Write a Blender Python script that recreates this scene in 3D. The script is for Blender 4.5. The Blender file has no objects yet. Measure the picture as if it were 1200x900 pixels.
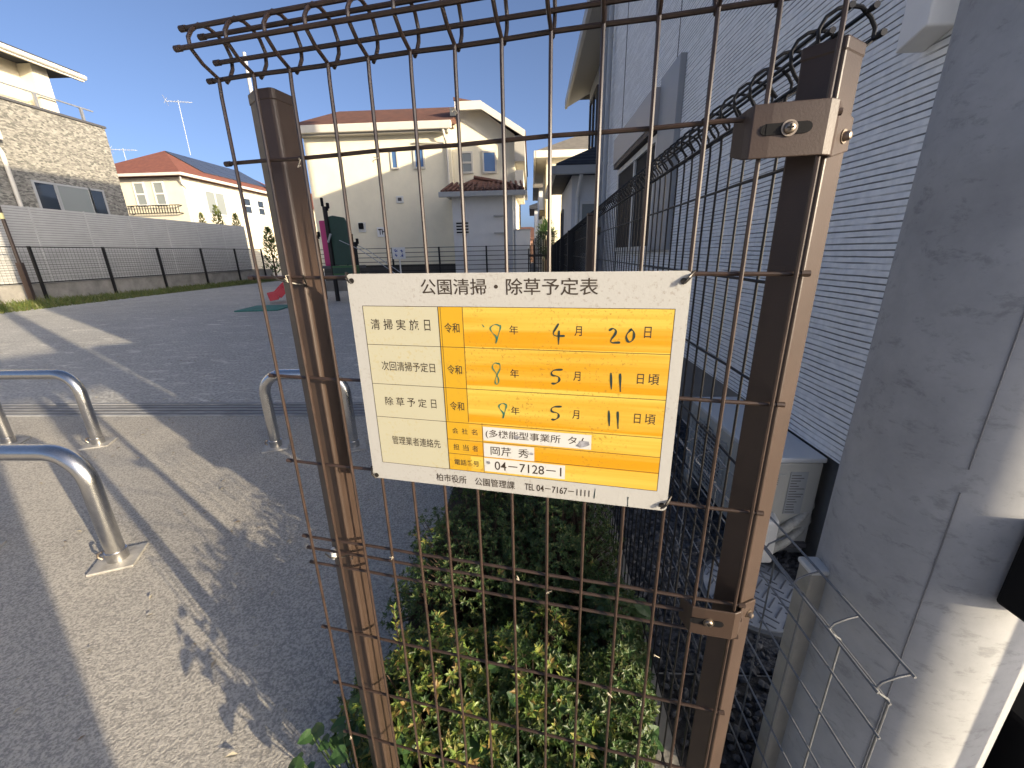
import bpy, bmesh, math, random
from mathutils import Vector, Matrix, noise
R = math.radians
SC = bpy.context.scene
COL = SC.collection
random.seed(7)

# ------------------------------------------------------------------ camera, sky, sun, exposure
cam = bpy.data.cameras.new("camera")
cam.lens = 480.27 / 1200 * 36
cam.sensor_width = 36
cam.clip_start = 0.02
cam.clip_end = 2000
cam_o = bpy.data.objects.new("camera", cam)
COL.objects.link(cam_o)
cr, cd, cf = Vector((.99876, .04551, -.02005)), Vector((-.00518, -.30587, -.95206)), Vector((-.04946, .95098, -.30526))
m = Matrix((cr, -cd, -cf)).transposed().to_4x4()
m.translation = (0, 0, 1.3447)
cam_o.matrix_world = m
SC.camera = cam_o

SUN_AZ, SUN_EL = 123.5, 13.5
world = bpy.data.worlds.new("World")
SC.world = world
world.use_nodes = True
wn = world.node_tree
sky = wn.nodes.new("ShaderNodeTexSky")
sky.sky_type = 'NISHITA'
sky.sun_disc = False
sky.sun_elevation = R(SUN_EL)
sky.sun_rotation = R(SUN_AZ)
sky.air_density = 0.37
sky.dust_density = 3.6
sky.ozone_density = 1.6
wn.links.new(sky.outputs[0], wn.nodes['Background'].inputs[0])
wn.nodes['Background'].inputs[1].default_value = 0.14
sun = bpy.data.lights.new("sun", 'SUN')
sun.energy = 4.4
sun.angle = R(0.55)
sun.color = (1.0, .84, .60)
sun_o = bpy.data.objects.new("sun", sun)
COL.objects.link(sun_o)
sdir = Vector((math.sin(R(SUN_AZ)) * math.cos(R(SUN_EL)), math.cos(R(SUN_AZ)) * math.cos(R(SUN_EL)), math.sin(R(SUN_EL))))
sun_o.rotation_euler = sdir.to_track_quat('Z', 'Y').to_euler()
SC.view_settings.view_transform = 'Standard'
SC.view_settings.look = 'None'
SC.view_settings.exposure = 1.16
SC.view_settings.gamma = 1

# ------------------------------------------------------------------ helpers
class MB:
    """collects shapes for ONE mesh"""
    def __init__(s):
        s.v, s.f, s.m = [], [], []
        s.mi = 0
    def add(s, vs, fs, mat=None):
        b = len(s.v)
        s.v += [tuple(v) for v in vs]
        s.f += [tuple(b + i for i in f) for f in fs]
        s.m += [s.mi if mat is None else mat] * len(fs)
        return s
    def box(s, x0, x1, y0, y1, z0, z1, mat=None, M=None):
        vs = [Vector((x, y, z)) for z in (z0, z1) for y in (y0, y1) for x in (x0, x1)]
        if M: vs = [M @ v for v in vs]
        return s.add(vs, [(0, 2, 3, 1), (4, 5, 7, 6), (0, 1, 5, 4), (2, 6, 7, 3), (0, 4, 6, 2), (1, 3, 7, 5)], mat)
    def bar(s, a, b, w, h=None, mat=None, up=(0, 0, 1)):
        a, b = Vector(a), Vector(b)
        h = h or w
        d = (b - a).normalized()
        u = Vector(up)
        if abs(d.dot(u)) > .99: u = Vector((0, 1, 0))
        sx = d.cross(u).normalized() * w / 2
        sy = sx.cross(d).normalized() * h / 2
        vs = [p + i * sx + j * sy for p in (a, b) for i, j in ((-1, -1), (1, -1), (1, 1), (-1, 1))]
        return s.add(vs, [(3, 2, 1, 0), (4, 5, 6, 7), (0, 1, 5, 4), (1, 2, 6, 5), (2, 3, 7, 6), (3, 0, 4, 7)], mat)
    def tube(s, pts, r, n=8, caps=True, mat=None):
        pts = [Vector(p) for p in pts]
        k = len(pts)
        rs = r if isinstance(r, (list, tuple)) else [r] * k
        t0 = (pts[1] - pts[0]).normalized()
        ref = Vector((0, 0, 1)) if abs(t0.z) < .9 else Vector((0, 1, 0))
        nrm = t0.cross(ref).normalized()
        vs = []
        for i in range(k):
            t = (pts[min(i + 1, k - 1)] - pts[max(i - 1, 0)]).normalized()
            nrm = (nrm - t * nrm.dot(t)).normalized()
            bi = t.cross(nrm)
            for j in range(n):
                a = 2 * math.pi * j / n
                vs.append(pts[i] + (nrm * math.cos(a) + bi * math.sin(a)) * rs[i])
        fs = [(i * n + j, i * n + (j + 1) % n, (i + 1) * n + (j + 1) % n, (i + 1) * n + j) for i in range(k - 1) for j in range(n)]
        if caps:
            fs.append(tuple(reversed(range(n))))
            fs.append(tuple((k - 1) * n + j for j in range(n)))
        return s.add(vs, fs, mat)
    def cyl(s, c, r0, z0, z1, r1=None, n=24, mat=None):
        r1 = r0 if r1 is None else r1
        return s.tube([(c[0], c[1], z0), (c[0], c[1], z1)], [r0, r1], n, True, mat)
    def prism(s, poly, z0, z1, mat=None, M=None):
        n = len(poly)
        vs = [Vector((p[0], p[1], z0)) for p in poly] + [Vector((p[0], p[1], z1)) for p in poly]
        if M: vs = [M @ v for v in vs]
        return s.add(vs, [tuple(reversed(range(n))), tuple(range(n, 2 * n))] + [(i, (i + 1) % n, n + (i + 1) % n, n + i) for i in range(n)], mat)
    def build(s, name, mats, parent=None, smooth=False, bevel=0, loc=None, seg=2, **props):
        me = bpy.data.meshes.new(name)
        me.from_pydata(s.v, [], s.f)
        if not isinstance(mats, (list, tuple)): mats = [mats]
        for x in mats: me.materials.append(x)
        if len(mats) > 1: me.polygons.foreach_set('material_index', s.m)
        bm = bmesh.new(); bm.from_mesh(me)
        bmesh.ops.recalc_face_normals(bm, faces=bm.faces)
        bm.to_mesh(me); bm.free()
        if smooth:
            me.polygons.foreach_set('use_smooth', [True] * len(me.polygons))
            try: me.set_sharp_from_angle(angle=R(40))
            except Exception: pass
        me.update()
        o = bpy.data.objects.new(name, me)
        COL.objects.link(o)
        if parent: o.parent = parent
        if loc: o.location = loc
        if bevel:
            b = o.modifiers.new("bevel", 'BEVEL'); b.width = bevel; b.segments = seg; b.limit_method = 'ANGLE'; b.angle_limit = R(40)
        for k, v in props.items(): o[k] = v
        return o

def thing(name, label, cat, loc=(0, 0, 0), rz=0, group=None):
    o = bpy.data.objects.new(name, None)
    o.empty_display_size = .1
    COL.objects.link(o)
    o.location = loc
    o.rotation_euler = (0, 0, rz)
    o['label'] = label; o['category'] = cat
    if group: o['group'] = group
    return o
def tag(o, label, cat, group=None):
    o['label'] = label; o['category'] = cat
    if group: o['group'] = group
    return o
def dup(root, loc, rz=None, label=None, scale=None):
    r = root.copy(); COL.objects.link(r); r.location = loc
    if rz is not None: r.rotation_euler = (0, 0, rz)
    if scale: r.scale = (scale,) * 3
    if label: r['label'] = label
    for ch in list(root.children):
        c = ch.copy(); COL.objects.link(c); c.parent = r
        for g in ch.children:
            d = g.copy(); COL.objects.link(d); d.parent = c
    return r

# ------------------------------------------------------------------ materials
def mat(name, col, rough=.6, metal=0, var=0, vscale=5, bump=0, bscale=50, col2=None, detail=6, spec=.5, stretch=None, coat=0):
    M = bpy.data.materials.new(name); M.use_nodes = True
    nt = M.node_tree; b = nt.nodes['Principled BSDF']
    b.inputs['Base Color'].default_value = (*col, 1)
    b.inputs['Roughness'].default_value = rough
    b.inputs['Metallic'].default_value = metal
    b.inputs['Specular IOR Level'].default_value = spec
    if coat: b.inputs['Coat Weight'].default_value = coat
    tc = nt.nodes.new('ShaderNodeTexCoord')
    src = tc.outputs['Object']
    if stretch:
        mp = nt.nodes.new('ShaderNodeMapping'); mp.inputs['Scale'].default_value = stretch
        nt.links.new(src, mp.inputs[0]); src = mp.outputs[0]
    if var or col2:
        n = nt.nodes.new('ShaderNodeTexNoise'); n.inputs['Scale'].default_value = vscale; n.inputs['Detail'].default_value = detail
        n.inputs['Roughness'].default_value = .65
        nt.links.new(src, n.inputs['Vector'])
        rp = nt.nodes.new('ShaderNodeValToRGB')
        c2 = col2 or tuple(max(0, c * (1 - var)) for c in col)
        c1 = col if col2 else tuple(min(1, c * (1 + var)) for c in col)
        rp.color_ramp.elements[0].position = .32; rp.color_ramp.elements[0].color = (*c2, 1)
        rp.color_ramp.elements[1].position = .68; rp.color_ramp.elements[1].color = (*c1, 1)
        nt.links.new(n.outputs['Fac'], rp.inputs[0]); nt.links.new(rp.outputs[0], b.inputs['Base Color'])
        M['ramp'] = rp.name
    if bump:
        n2 = nt.nodes.new('ShaderNodeTexNoise'); n2.inputs['Scale'].default_value = bscale; n2.inputs['Detail'].default_value = 5
        nt.links.new(src, n2.inputs['Vector'])
        bp = nt.nodes.new('ShaderNodeBump'); bp.inputs['Strength'].default_value = min(1, bump); bp.inputs['Distance'].default_value = .01 * max(1, bump)
        nt.links.new(n2.outputs['Fac'], bp.inputs['Height']); nt.links.new(bp.outputs[0], b.inputs['Normal'])
    return M
def N(M, t, **kw):
    n = M.node_tree.nodes.new(t)
    for k, v in kw.items():
        if k in n.inputs.keys(): n.inputs[k].default_value = v
        else: setattr(n, k, v)
    return n
def L(M, a, b): M.node_tree.links.new(a, b)
def P(M): return M.node_tree.nodes['Principled BSDF']

BROWN = mat("brown paint", (.046, .029, .021), .46, var=.12, vscale=14, bump=.05, bscale=500, spec=.5)
BROWN_W = mat("brown wire coat", (.036, .022, .016), .42, var=.35, vscale=40)
BLACK_W = mat("dark wire coat", (.010, .010, .011), .5, spec=.3)
STEEL = mat("stainless", (.60, .59, .57), .26, 1, var=.06, vscale=30, bump=.03, bscale=400)
ZINC = mat("zinc bolt", (.30, .25, .20), .45, 1)
GALV = mat("grey wire coat", (.20, .205, .21), .4, .3, var=.15, vscale=50)
BEIGE = mat("beige paint", (.36, .34, .29), .5, var=.08, vscale=30)
WHITE = mat("white paint", (.72, .72, .70), .45, var=.05, vscale=8)
OFFW = mat("off white plastic", (.62, .62, .59), .45, var=.06, vscale=20)
GREYP = mat("grey pipe", (.36, .38, .40), .45, var=.08, vscale=10)
DGREY = mat("dark grey", (.07, .07, .075), .55)
BLACK = mat("black plastic", (.008, .008, .009), .7, spec=.15)
CREAM = mat("cream render", (.80, .735, .56), .85, var=.06, vscale=1.2, bump=.15, bscale=60)
CREAM2 = mat("pale cream render", (.64, .585, .45), .85, var=.05, vscale=1.2, bump=.15, bscale=60)
PALE = mat("pale wall", (.62, .63, .63), .8, var=.05, vscale=2)
TRIM = mat("trim white", (.56, .53, .46), .55, var=.04, vscale=4)
GTRIM = mat("trim grey", (.36, .37, .37), .55, var=.04, vscale=4)
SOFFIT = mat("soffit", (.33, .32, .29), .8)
GLASS = mat("window glass", (.03, .04, .055), .04, spec=.9)
GLASSB = mat("blue window glass", (.06, .13, .28), .04, spec=.9)
FROST = mat("frosted glass", (.22, .24, .23), .3, spec=.6)
TIE = mat("tie wire", (.05, .045, .04), .4, .6)
SCREEN = mat("insect screen", (.012, .013, .016), .7, spec=.2)
INK = mat("printed ink", (.035, .024, .015), .6)
PINK = mat("pink panel", (.45, .035, .16), .45)
DGREEN = mat("dark green panel", (.012, .045, .03), .5, var=.2, vscale=3)
GREEN = mat("green seat", (.03, .10, .03), .5, var=.2, vscale=5)
RED = mat("red plastic", (.50, .03, .05), .4)
TEAL = mat("teal rubber", (.04, .18, .15), .8, var=.2, vscale=6)
WOOD_D = mat("dark slat", (.022, .016, .013), .6)
SOLAR = mat("solar glass", (.045, .055, .08), .3, spec=.5)
SOIL = mat("soil", (.06, .042, .028), .95, var=.5, vscale=9, bump=.8, bscale=40)
BLOCK = mat("concrete block", (.22, .21, .19), .9, var=.3, vscale=2, bump=.4, bscale=40)
LOUV = mat("grey louvre", (.44, .44, .42), .55, var=.08, vscale=2)
AC_M = mat("ac ivory", (.40, .40, .365), .5, var=.04, vscale=8)

def roof_mat(name, c1, c2, sx, sz_):
    M = mat(name, c1, .8)
    tc = N(M, 'ShaderNodeTexCoord')
    w = N(M, 'ShaderNodeTexWave', wave_type='BANDS', bands_direction='Z', Scale=sz_, Distortion=.6)
    w.inputs['Detail Scale'].default_value = 3
    n = N(M, 'ShaderNodeTexNoise', Scale=sx, Detail=5.0)
    L(M, tc.outputs['Object'], w.inputs[0]); L(M, tc.outputs['Object'], n.inputs[0])
    rp = N(M, 'ShaderNodeValToRGB')
    rp.color_ramp.elements[0].color = (*c2, 1); rp.color_ramp.elements[1].color = (*c1, 1)
    rp.color_ramp.elements[0].position = .3; rp.color_ramp.elements[1].position = .7
    L(M, n.outputs[0], rp.inputs[0]); L(M, rp.outputs[0], P(M).inputs['Base Color'])
    b = N(M, 'ShaderNodeBump', Strength=.5, Distance=.03); L(M, w.outputs[0], b.inputs['Height']); L(M, b.outputs[0], P(M).inputs['Normal'])
    return M
ROOF_B = roof_mat("brown slate roof", (.13, .055, .035), (.085, .04, .028), 4, 3.2)
ROOF_R = roof_mat("red slate roof", (.20, .07, .045), (.14, .05, .035), 4, 3.2)
ROOF_D = roof_mat("dark slate roof", (.035, .04, .055), (.022, .026, .036), 4, 3.2)
ROOF_G = roof_mat("grey roof", (.19, .17, .14), (.13, .12, .10), 4, 3.2)

# concrete apron: exposed aggregate
def ground_mat(name, ca, cb, grain, bumpd, streaks=False, speck=.5):
    M = mat(name, ca, .92, spec=.25)
    tc = N(M, 'ShaderNodeTexCoord')
    big = N(M, 'ShaderNodeTexNoise', Scale=.8, Detail=7.0, Roughness=.6)
    fine = N(M, 'ShaderNodeTexNoise', Scale=grain, Detail=3.0, Roughness=.65)
    v = N(M, 'ShaderNodeTexVoronoi', Scale=grain * 1.5)
    for n in (big, fine, v): L(M, tc.outputs['Object'], n.inputs['Vector'])
    r0 = N(M, 'ShaderNodeValToRGB'); r0.color_ramp.elements[0].position = .40; r0.color_ramp.elements[1].position = .60; L(M, fine.outputs[0], r0.inputs[0])
    mx = N(M, 'ShaderNodeMath', operation='MULTIPLY_ADD'); mx.inputs[1].default_value = 1 - speck; L(M, big.outputs[0], mx.inputs[0])
    m2 = N(M, 'ShaderNodeMath', operation='MULTIPLY'); m2.inputs[1].default_value = speck; L(M, r0.outputs[0], m2.inputs[0]); L(M, m2.outputs[0], mx.inputs[2])
    rp = N(M, 'ShaderNodeValToRGB')
    rp.color_ramp.elements[0].position = .20; rp.color_ramp.elements[0].color = (*cb, 1)
    rp.color_ramp.elements[1].position = .80; rp.color_ramp.elements[1].color = (*ca, 1)
    L(M, mx.outputs[0], rp.inputs[0])
    out = rp.outputs[0]; hgt = None
    if streaks:                       # pale dead leaves and scuffs in the dust
        mp = N(M, 'ShaderNodeMapping'); mp.inputs['Scale'].default_value = (1.0, 2.6, 1); mp.inputs['Rotation'].default_value = (0, 0, .2)
        L(M, tc.outputs['Object'], mp.inputs[0])
        for sc, lo, hi, k in ((2.6, .55, .66, .75), (9.0, .60, .68, .8)):
            s = N(M, 'ShaderNodeTexNoise', Scale=sc, Detail=6.0, Roughness=.75, Distortion=1.2); L(M, mp.outputs[0], s.inputs['Vector'])
            r2 = N(M, 'ShaderNodeValToRGB'); r2.color_ramp.elements[0].position = lo; r2.color_ramp.elements[1].position = hi
            r2.color_ramp.elements[1].color = (k, k, k, 1); L(M, s.outputs[0], r2.inputs[0])
            mixn = N(M, 'ShaderNodeMix', data_type='RGBA'); L(M, r2.outputs[0], mixn.inputs[0]); L(M, out, mixn.inputs[6])
            mixn.inputs[7].default_value = (ca[0] * 1.45, ca[1] * 1.45, ca[2] * 1.4, 1); out = mixn.outputs[2]
    L(M, out, P(M).inputs['Base Color'])
    b = N(M, 'ShaderNodeBump', Strength=1.0, Distance=bumpd)
    ad = N(M, 'ShaderNodeMath', operation='ADD'); L(M, fine.outputs[0], ad.inputs[0]); ad.inputs[1].default_value = 0
    L(M, ad.outputs[0], b.inputs['Height']); L(M, b.outputs[0], P(M).inputs['Normal'])
    return M
APRON = ground_mat("exposed aggregate concrete", (.53, .495, .43), (.24, .23, .21), 125, .0042)
DUST = ground_mat("park dust", (.50, .49, .46), (.27, .267, .255), 34, .010, True)
ASPH = ground_mat("asphalt", (.06, .06, .06), (.035, .035, .036), 120, .005)
GRAV = ground_mat("dark crushed stone", (.10, .105, .115), (.03, .032, .036), 45, .02)

# pole concrete
POLE = mat("spun concrete", (.40, .41, .41), .85, spec=.3)
_tc = N(POLE, 'ShaderNodeTexCoord')
_a = N(POLE, 'ShaderNodeTexNoise', Scale=5.0, Detail=8.0, Roughness=.7)
_b = N(POLE, 'ShaderNodeTexNoise', Scale=38.0, Detail=8.0, Roughness=.75, Distortion=.3)
_mp = N(POLE, 'ShaderNodeMapping'); _mp.inputs['Scale'].default_value = (.55, .55, 1.0)
L(POLE, _tc.outputs['Object'], _a.inputs['Vector']); L(POLE, _tc.outputs['Object'], _mp.inputs[0]); L(POLE, _mp.outputs[0], _b.inputs['Vector'])
_r = N(POLE, 'ShaderNodeValToRGB'); _r.color_ramp.elements[0].position = .3; _r.color_ramp.elements[0].color = (.33, .335, .34, 1)
_r.color_ramp.elements[1].position = .66; _r.color_ramp.elements[1].color = (.46, .465, .465, 1)
L(POLE, _a.outputs[0], _r.inputs[0])
_r2 = N(POLE, 'ShaderNodeValToRGB'); _r2.color_ramp.elements[0].position = .36; _r2.color_ramp.elements[0].color = (.42, .42, .42, 1); _r2.color_ramp.elements[1].position = .46
L(POLE, _b.outputs[0], _r2.inputs[0])
_mx = N(POLE, 'ShaderNodeMix', data_type='RGBA', blend_type='MULTIPLY'); _mx.inputs[0].default_value = .4
L(POLE, _r.outputs[0], _mx.inputs[6]); L(POLE, _r2.outputs[0], _mx.inputs[7]); L(POLE, _mx.outputs[2], P(POLE).inputs['Base Color'])
_bp = N(POLE, 'ShaderNodeBump', Strength=.25, Distance=.0012); L(POLE, _b.outputs[0], _bp.inputs['Height']); L(POLE, _bp.outputs[0], P(POLE).inputs['Normal'])

def layered_wall(name, c1, c2, mortar, w, h, msz, bumpd, squash=1.0, axes='YZ', nstr=1.0):
    """thin stacked-stone courses (brick texture on the wall plane)"""
    M = mat(name, c1, .75, spec=.3)
    tc = N(M, 'ShaderNodeTexCoord'); sp = N(M, 'ShaderNodeSeparateXYZ'); cb = N(M, 'ShaderNodeCombineXYZ')
    L(M, tc.outputs['Object'], sp.inputs[0])
    L(M, sp.outputs[axes[0]], cb.inputs['X']); L(M, sp.outputs[axes[1]], cb.inputs['Y'])
    nz = N(M, 'ShaderNodeTexNoise', Scale=9.0, Detail=3.0); L(M, tc.outputs['Object'], nz.inputs['Vector'])
    va = N(M, 'ShaderNodeVectorMath', operation='MULTIPLY_ADD'); va.inputs[1].default_value = (.0, h * .55 * nstr, 0)
    L(M, nz.outputs['Color'], va.inputs[0]); L(M, cb.outputs[0], va.inputs[2])
    br = N(M, 'ShaderNodeTexBrick', offset=.37, offset_frequency=2, squash=squash, squash_frequency=3)
    br.inputs['Scale'].default_value = 1; br.inputs['Brick Width'].default_value = w; br.inputs['Row Height'].default_value = h
    br.inputs['Mortar Size'].default_value = msz; br.inputs['Mortar Smooth'].default_value = .2; br.inputs['Bias'].default_value = 0
    br.inputs['Color1'].default_value = (*c1, 1); br.inputs['Color2'].default_value = (*c2, 1); br.inputs['Mortar'].default_value = (*mortar, 1)
    L(M, va.outputs[0], br.inputs['Vector'])
    n = N(M, 'ShaderNodeTexNoise', Scale=26.0, Detail=5.0); L(M, tc.outputs['Object'], n.inputs['Vector'])
    mx = N(M, 'ShaderNodeMix', data_type='RGBA', blend_type='OVERLAY'); mx.inputs[0].default_value = .25
    L(M, br.outputs['Color'], mx.inputs[6]); L(M, n.outputs['Color'], mx.inputs[7])
    L(M, br.outputs['Color'], P(M).inputs['Base Color'])
    sub = N(M, 'ShaderNodeMath', operation='MULTIPLY_ADD'); sub.inputs[1].default_value = -1.0
    L(M, br.outputs['Fac'], sub.inputs[0])
    ml = N(M, 'ShaderNodeMath', operation='MULTIPLY'); ml.inputs[1].default_value = .6; L(M, n.outputs[0], ml.inputs[0]); L(M, ml.outputs[0], sub.inputs[2])
    bp = N(M, 'ShaderNodeBump', Strength=1.0, Distance=bumpd); L(M, sub.outputs[0], bp.inputs['Height']); L(M, bp.outputs[0], P(M).inputs['Normal'])
    return M
SIDING = mat("white layered siding", (.74, .76, .77), .7, spec=.3)
def _siding(M):
    tc = N(M, 'ShaderNodeTexCoord'); sp = N(M, 'ShaderNodeSeparateXYZ'); L(M, tc.outputs['Object'], sp.inputs[0])
    st = N(M, 'ShaderNodeMapping'); st.inputs['Scale'].default_value = (1, 2.2, 42)          # long thin slates
    L(M, tc.outputs['Object'], st.inputs[0])
    brk = N(M, 'ShaderNodeTexNoise', Scale=1.0, Detail=3.0, Roughness=.6); L(M, st.outputs[0], brk.inputs['Vector'])
    wob = N(M, 'ShaderNodeTexNoise', Scale=5.0, Detail=4.0); L(M, tc.outputs['Object'], wob.inputs['Vector'])
    a = N(M, 'ShaderNodeMath', operation='MULTIPLY_ADD'); a.inputs[1].default_value = 1 / .0225; L(M, sp.outputs['Z'], a.inputs[0])
    w2 = N(M, 'ShaderNodeMath', operation='MULTIPLY'); w2.inputs[1].default_value = .28; L(M, wob.outputs[0], w2.inputs[0]); L(M, w2.outputs[0], a.inputs[2])
    f = N(M, 'ShaderNodeMath', operation='FRACT'); L(M, a.outputs[0], f.inputs[0])
    ln = N(M, 'ShaderNodeValToRGB'); e = ln.color_ramp.elements
    e[0].position = 0; e[0].color = (0, 0, 0, 1); e[1].position = .26; e[1].color = (1, 1, 1, 1)
    q = e.new(.16); q.color = (.05, .05, .05, 1)
    L(M, f.outputs[0], ln.inputs[0])
    br = N(M, 'ShaderNodeValToRGB'); br.color_ramp.elements[0].position = .40; br.color_ramp.elements[1].position = .52; L(M, brk.outputs[0], br.inputs[0])
    mx = N(M, 'ShaderNodeMath', operation='MAXIMUM'); L(M, ln.outputs[0], mx.inputs[0])
    inv = N(M, 'ShaderNodeMath', operation='MULTIPLY_ADD'); inv.inputs[1].default_value = -.8; inv.inputs[2].default_value = .85; L(M, br.outputs[0], inv.inputs[0]); L(M, inv.outputs[0], mx.inputs[1])
    g_ = N(M, 'ShaderNodeTexNoise', Scale=30.0, Detail=5.0); L(M, tc.outputs['Object'], g_.inputs['Vector'])
    c = N(M, 'ShaderNodeValToRGB'); c.color_ramp.elements[0].position = .35; c.color_ramp.elements[0].color = (.72, .75, .77, 1); c.color_ramp.elements[1].position = .65; c.color_ramp.elements[1].color = (.84, .86, .87, 1)
    L(M, g_.outputs[0], c.inputs[0])
    m = N(M, 'ShaderNodeMix', data_type='RGBA'); L(M, mx.outputs[0], m.inputs[0]); m.inputs[6].default_value = (.15, .16, .17, 1); L(M, c.outputs[0], m.inputs[7])
    L(M, m.outputs[2], P(M).inputs['Base Color'])
    h = N(M, 'ShaderNodeMath', operation='MULTIPLY_ADD'); h.inputs[1].default_value = .5; L(M, g_.outputs[0], h.inputs[0]); L(M, mx.outputs[0], h.inputs[2])
    bp = N(M, 'ShaderNodeBump', Strength=.8, Distance=.006); L(M, h.outputs[0], bp.inputs['Height']); L(M, bp.outputs[0], P(M).inputs['Normal'])
_siding(SIDING)
STONE = mat("stacked stone cladding", (.4, .39, .35), .85, spec=.3)
def _stone(M):
    tc = N(M, 'ShaderNodeTexCoord'); mp = N(M, 'ShaderNodeMapping'); mp.inputs['Scale'].default_value = (1, 9, 20); L(M, tc.outputs['Object'], mp.inputs[0])
    v = N(M, 'ShaderNodeTexVoronoi', Scale=1.0); n = N(M, 'ShaderNodeTexNoise', Scale=1.3, Detail=6.0, Roughness=.7)
    L(M, mp.outputs[0], v.inputs['Vector']); L(M, mp.outputs[0], n.inputs['Vector'])
    a = N(M, 'ShaderNodeSeparateColor'); L(M, v.outputs['Color'], a.inputs[0])
    m = N(M, 'ShaderNodeMath', operation='MULTIPLY_ADD'); m.inputs[1].default_value = .45; L(M, a.outputs[0], m.inputs[0])
    m2 = N(M, 'ShaderNodeMath', operation='MULTIPLY'); m2.inputs[1].default_value = .75; L(M, n.outputs[0], m2.inputs[0]); L(M, m2.outputs[0], m.inputs[2])
    rp = N(M, 'ShaderNodeValToRGB'); e = rp.color_ramp.elements; e[0].position = .34; e[0].color = (.12, .118, .108, 1); e[1].position = .86; e[1].color = (.38, .365, .32, 1)
    L(M, m.outputs[0], rp.inputs[0]); L(M, rp.outputs[0], P(M).inputs['Base Color'])
    bp = N(M, 'ShaderNodeBump', Strength=1.0, Distance=.07); L(M, m.outputs[0], bp.inputs['Height']); L(M, bp.outputs[0], P(M).inputs['Normal'])
_stone(STONE)

# foliage: colour differs leaf by leaf
def leaf_mat(name, cols, trans=.35):
    M = bpy.data.materials.new(name); M.use_nodes = True
    p = P(M); p.inputs['Roughness'].default_value = .45
    g = N(M, 'ShaderNodeNewGeometry'); rp = N(M, 'ShaderNodeValToRGB')
    el = rp.color_ramp.elements
    el[0].color = (*cols[0], 1); el[1].color = (*cols[-1], 1)
    for i, c in enumerate(cols[1:-1]):
        e = el.new((i + 1) / (len(cols) - 1)); e.color = (*c, 1)
    L(M, g.outputs['Random Per Island'], rp.inputs[0]); L(M, rp.outputs[0], p.inputs['Base Color'])
    t = N(M, 'ShaderNodeBsdfTranslucent'); L(M, rp.outputs[0], t.inputs[0])
    mx = N(M, 'ShaderNodeMixShader'); mx.inputs[0].default_value = trans
    L(M, p.outputs[0], mx.inputs[1]); L(M, t.outputs[0], mx.inputs[2])
    L(M, mx.outputs[0], M.node_tree.nodes['Material Output'].inputs[0])
    return M
LEAF_A = leaf_mat("azalea leaf", [(.035, .075, .02), (.055, .11, .028), (.085, .13, .035), (.11, .125, .035)])
LEAF_Y = leaf_mat("sun-bright young azalea shoot", [(.22, .30, .05), (.30, .32, .07), (.34, .22, .08), (.20, .30, .06), (.26, .36, .08)], .45)  # young shoots, tone also raised to stand in for sunlit leaves
LEAF_B = leaf_mat("broad weed leaf", [(.03, .075, .025), (.045, .10, .03), (.07, .13, .035)], .35)
LEAF_C = leaf_mat("conifer leaf", [(.09, .13, .03), (.13, .18, .04), (.20, .21, .05)], .25)
GRASS = leaf_mat("grass blade", [(.07, .11, .025), (.11, .14, .035), (.16, .16, .05)], .3)
TWIG = mat("twig bark", (.07, .045, .03), .9)

# ------------------------------------------------------------------ ground, paving
g = MB(); g.box(-400, 400, -400, 400, -.5, 0); g.build('ground', DUST, kind='structure')
a = MB(); a.box(-30, .34, -3.5, 3.27, -.1, .004); a.build('pavement', APRON, kind='structure')
rd = MB(); rd.box(-60, 60, -6.3, -3.52, -.1, .003); rd.build('road', ASPH, kind='structure')
lot = MB(); lot.box(.30, 12, -3.5, 1.02, -.1, .006); lot.build('driveway', ASPH, kind='structure')
gl = MB(); gl.box(.40, 1.26, 1.03, 9, -.1, .010); gl.build('gravel_bed', GRAV, kind='structure')
rng = random.Random(3)
cs = MB()
ico = [Vector(v).normalized() for v in ((1, 1, 1), (1, -1, -1), (-1, 1, -1), (-1, -1, 1), (0, 0, 1.4), (1.3, 0, 0), (0, -1.3, 0))]
bmt = bmesh.new(); bmesh.ops.create_icosphere(bmt, subdivisions=1, radius=1)
icv = [v.co.copy() for v in bmt.verts]; icf = [tuple(v.index for v in f.verts) for f in bmt.faces]; bmt.free()
for _ in range(2600):
    y = .62 + 3.0 * rng.random() ** 1.5; x = rng.uniform(.42, 1.18); r = rng.uniform(.007, .017)
    if (x - .90) ** 2 + (y - 1.36) ** 2 < .045 + .002 or (x - .75) ** 2 + (y - .675) ** 2 < .03: continue
    M3 = Matrix.Rotation(rng.uniform(0, 6.28), 3, Vector((rng.random(), rng.random(), rng.random() + .01)).normalized())
    sc = (rng.uniform(.7, 1.3), rng.uniform(.6, 1.2), rng.uniform(.5, .9))
    cs.add([M3 @ Vector((v.x * sc[0] * r, v.y * sc[1] * r, v.z * sc[2] * r)) * rng.uniform(.8, 1.15) + Vector((x, y, .01 + r * .4)) for v in icv], icf)
STN = mat("crushed stone", (.12, .125, .135), .85, col2=(.04, .042, .048), vscale=18)
cs.build('gravel', STN, kind='stuff')
bed = MB(); bed.box(-.47, .34, .53, 2.5, -.1, .03); bed.build('soil_bed', SOIL, kind='structure')

# drain across the entrance
dr = thing('drain_channel', 'grooved grey drain channel crossing the park entrance behind the steel hoops', 'drain', (-3.9, 3.44, 0))
DRN = mat("drain concrete", (.24, .245, .25), .85, var=.2, vscale=4, bump=.2, bscale=60)
k = MB()
for y0, y1, z in ((-.165, -.125, .016), (-.085, -.045, .010), (-.01, .03, .010), (.065, .10, .010), (.125, .165, .016)): k.box(-4.1, 4.2, y0, y1, -.08, z)
k.build('rib', DRN, dr, bevel=.004)
k = MB(); k.box(-4.1, 4.2, -.164, .164, -.09, .0045); k.build('channel', DGREY, dr)

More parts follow.
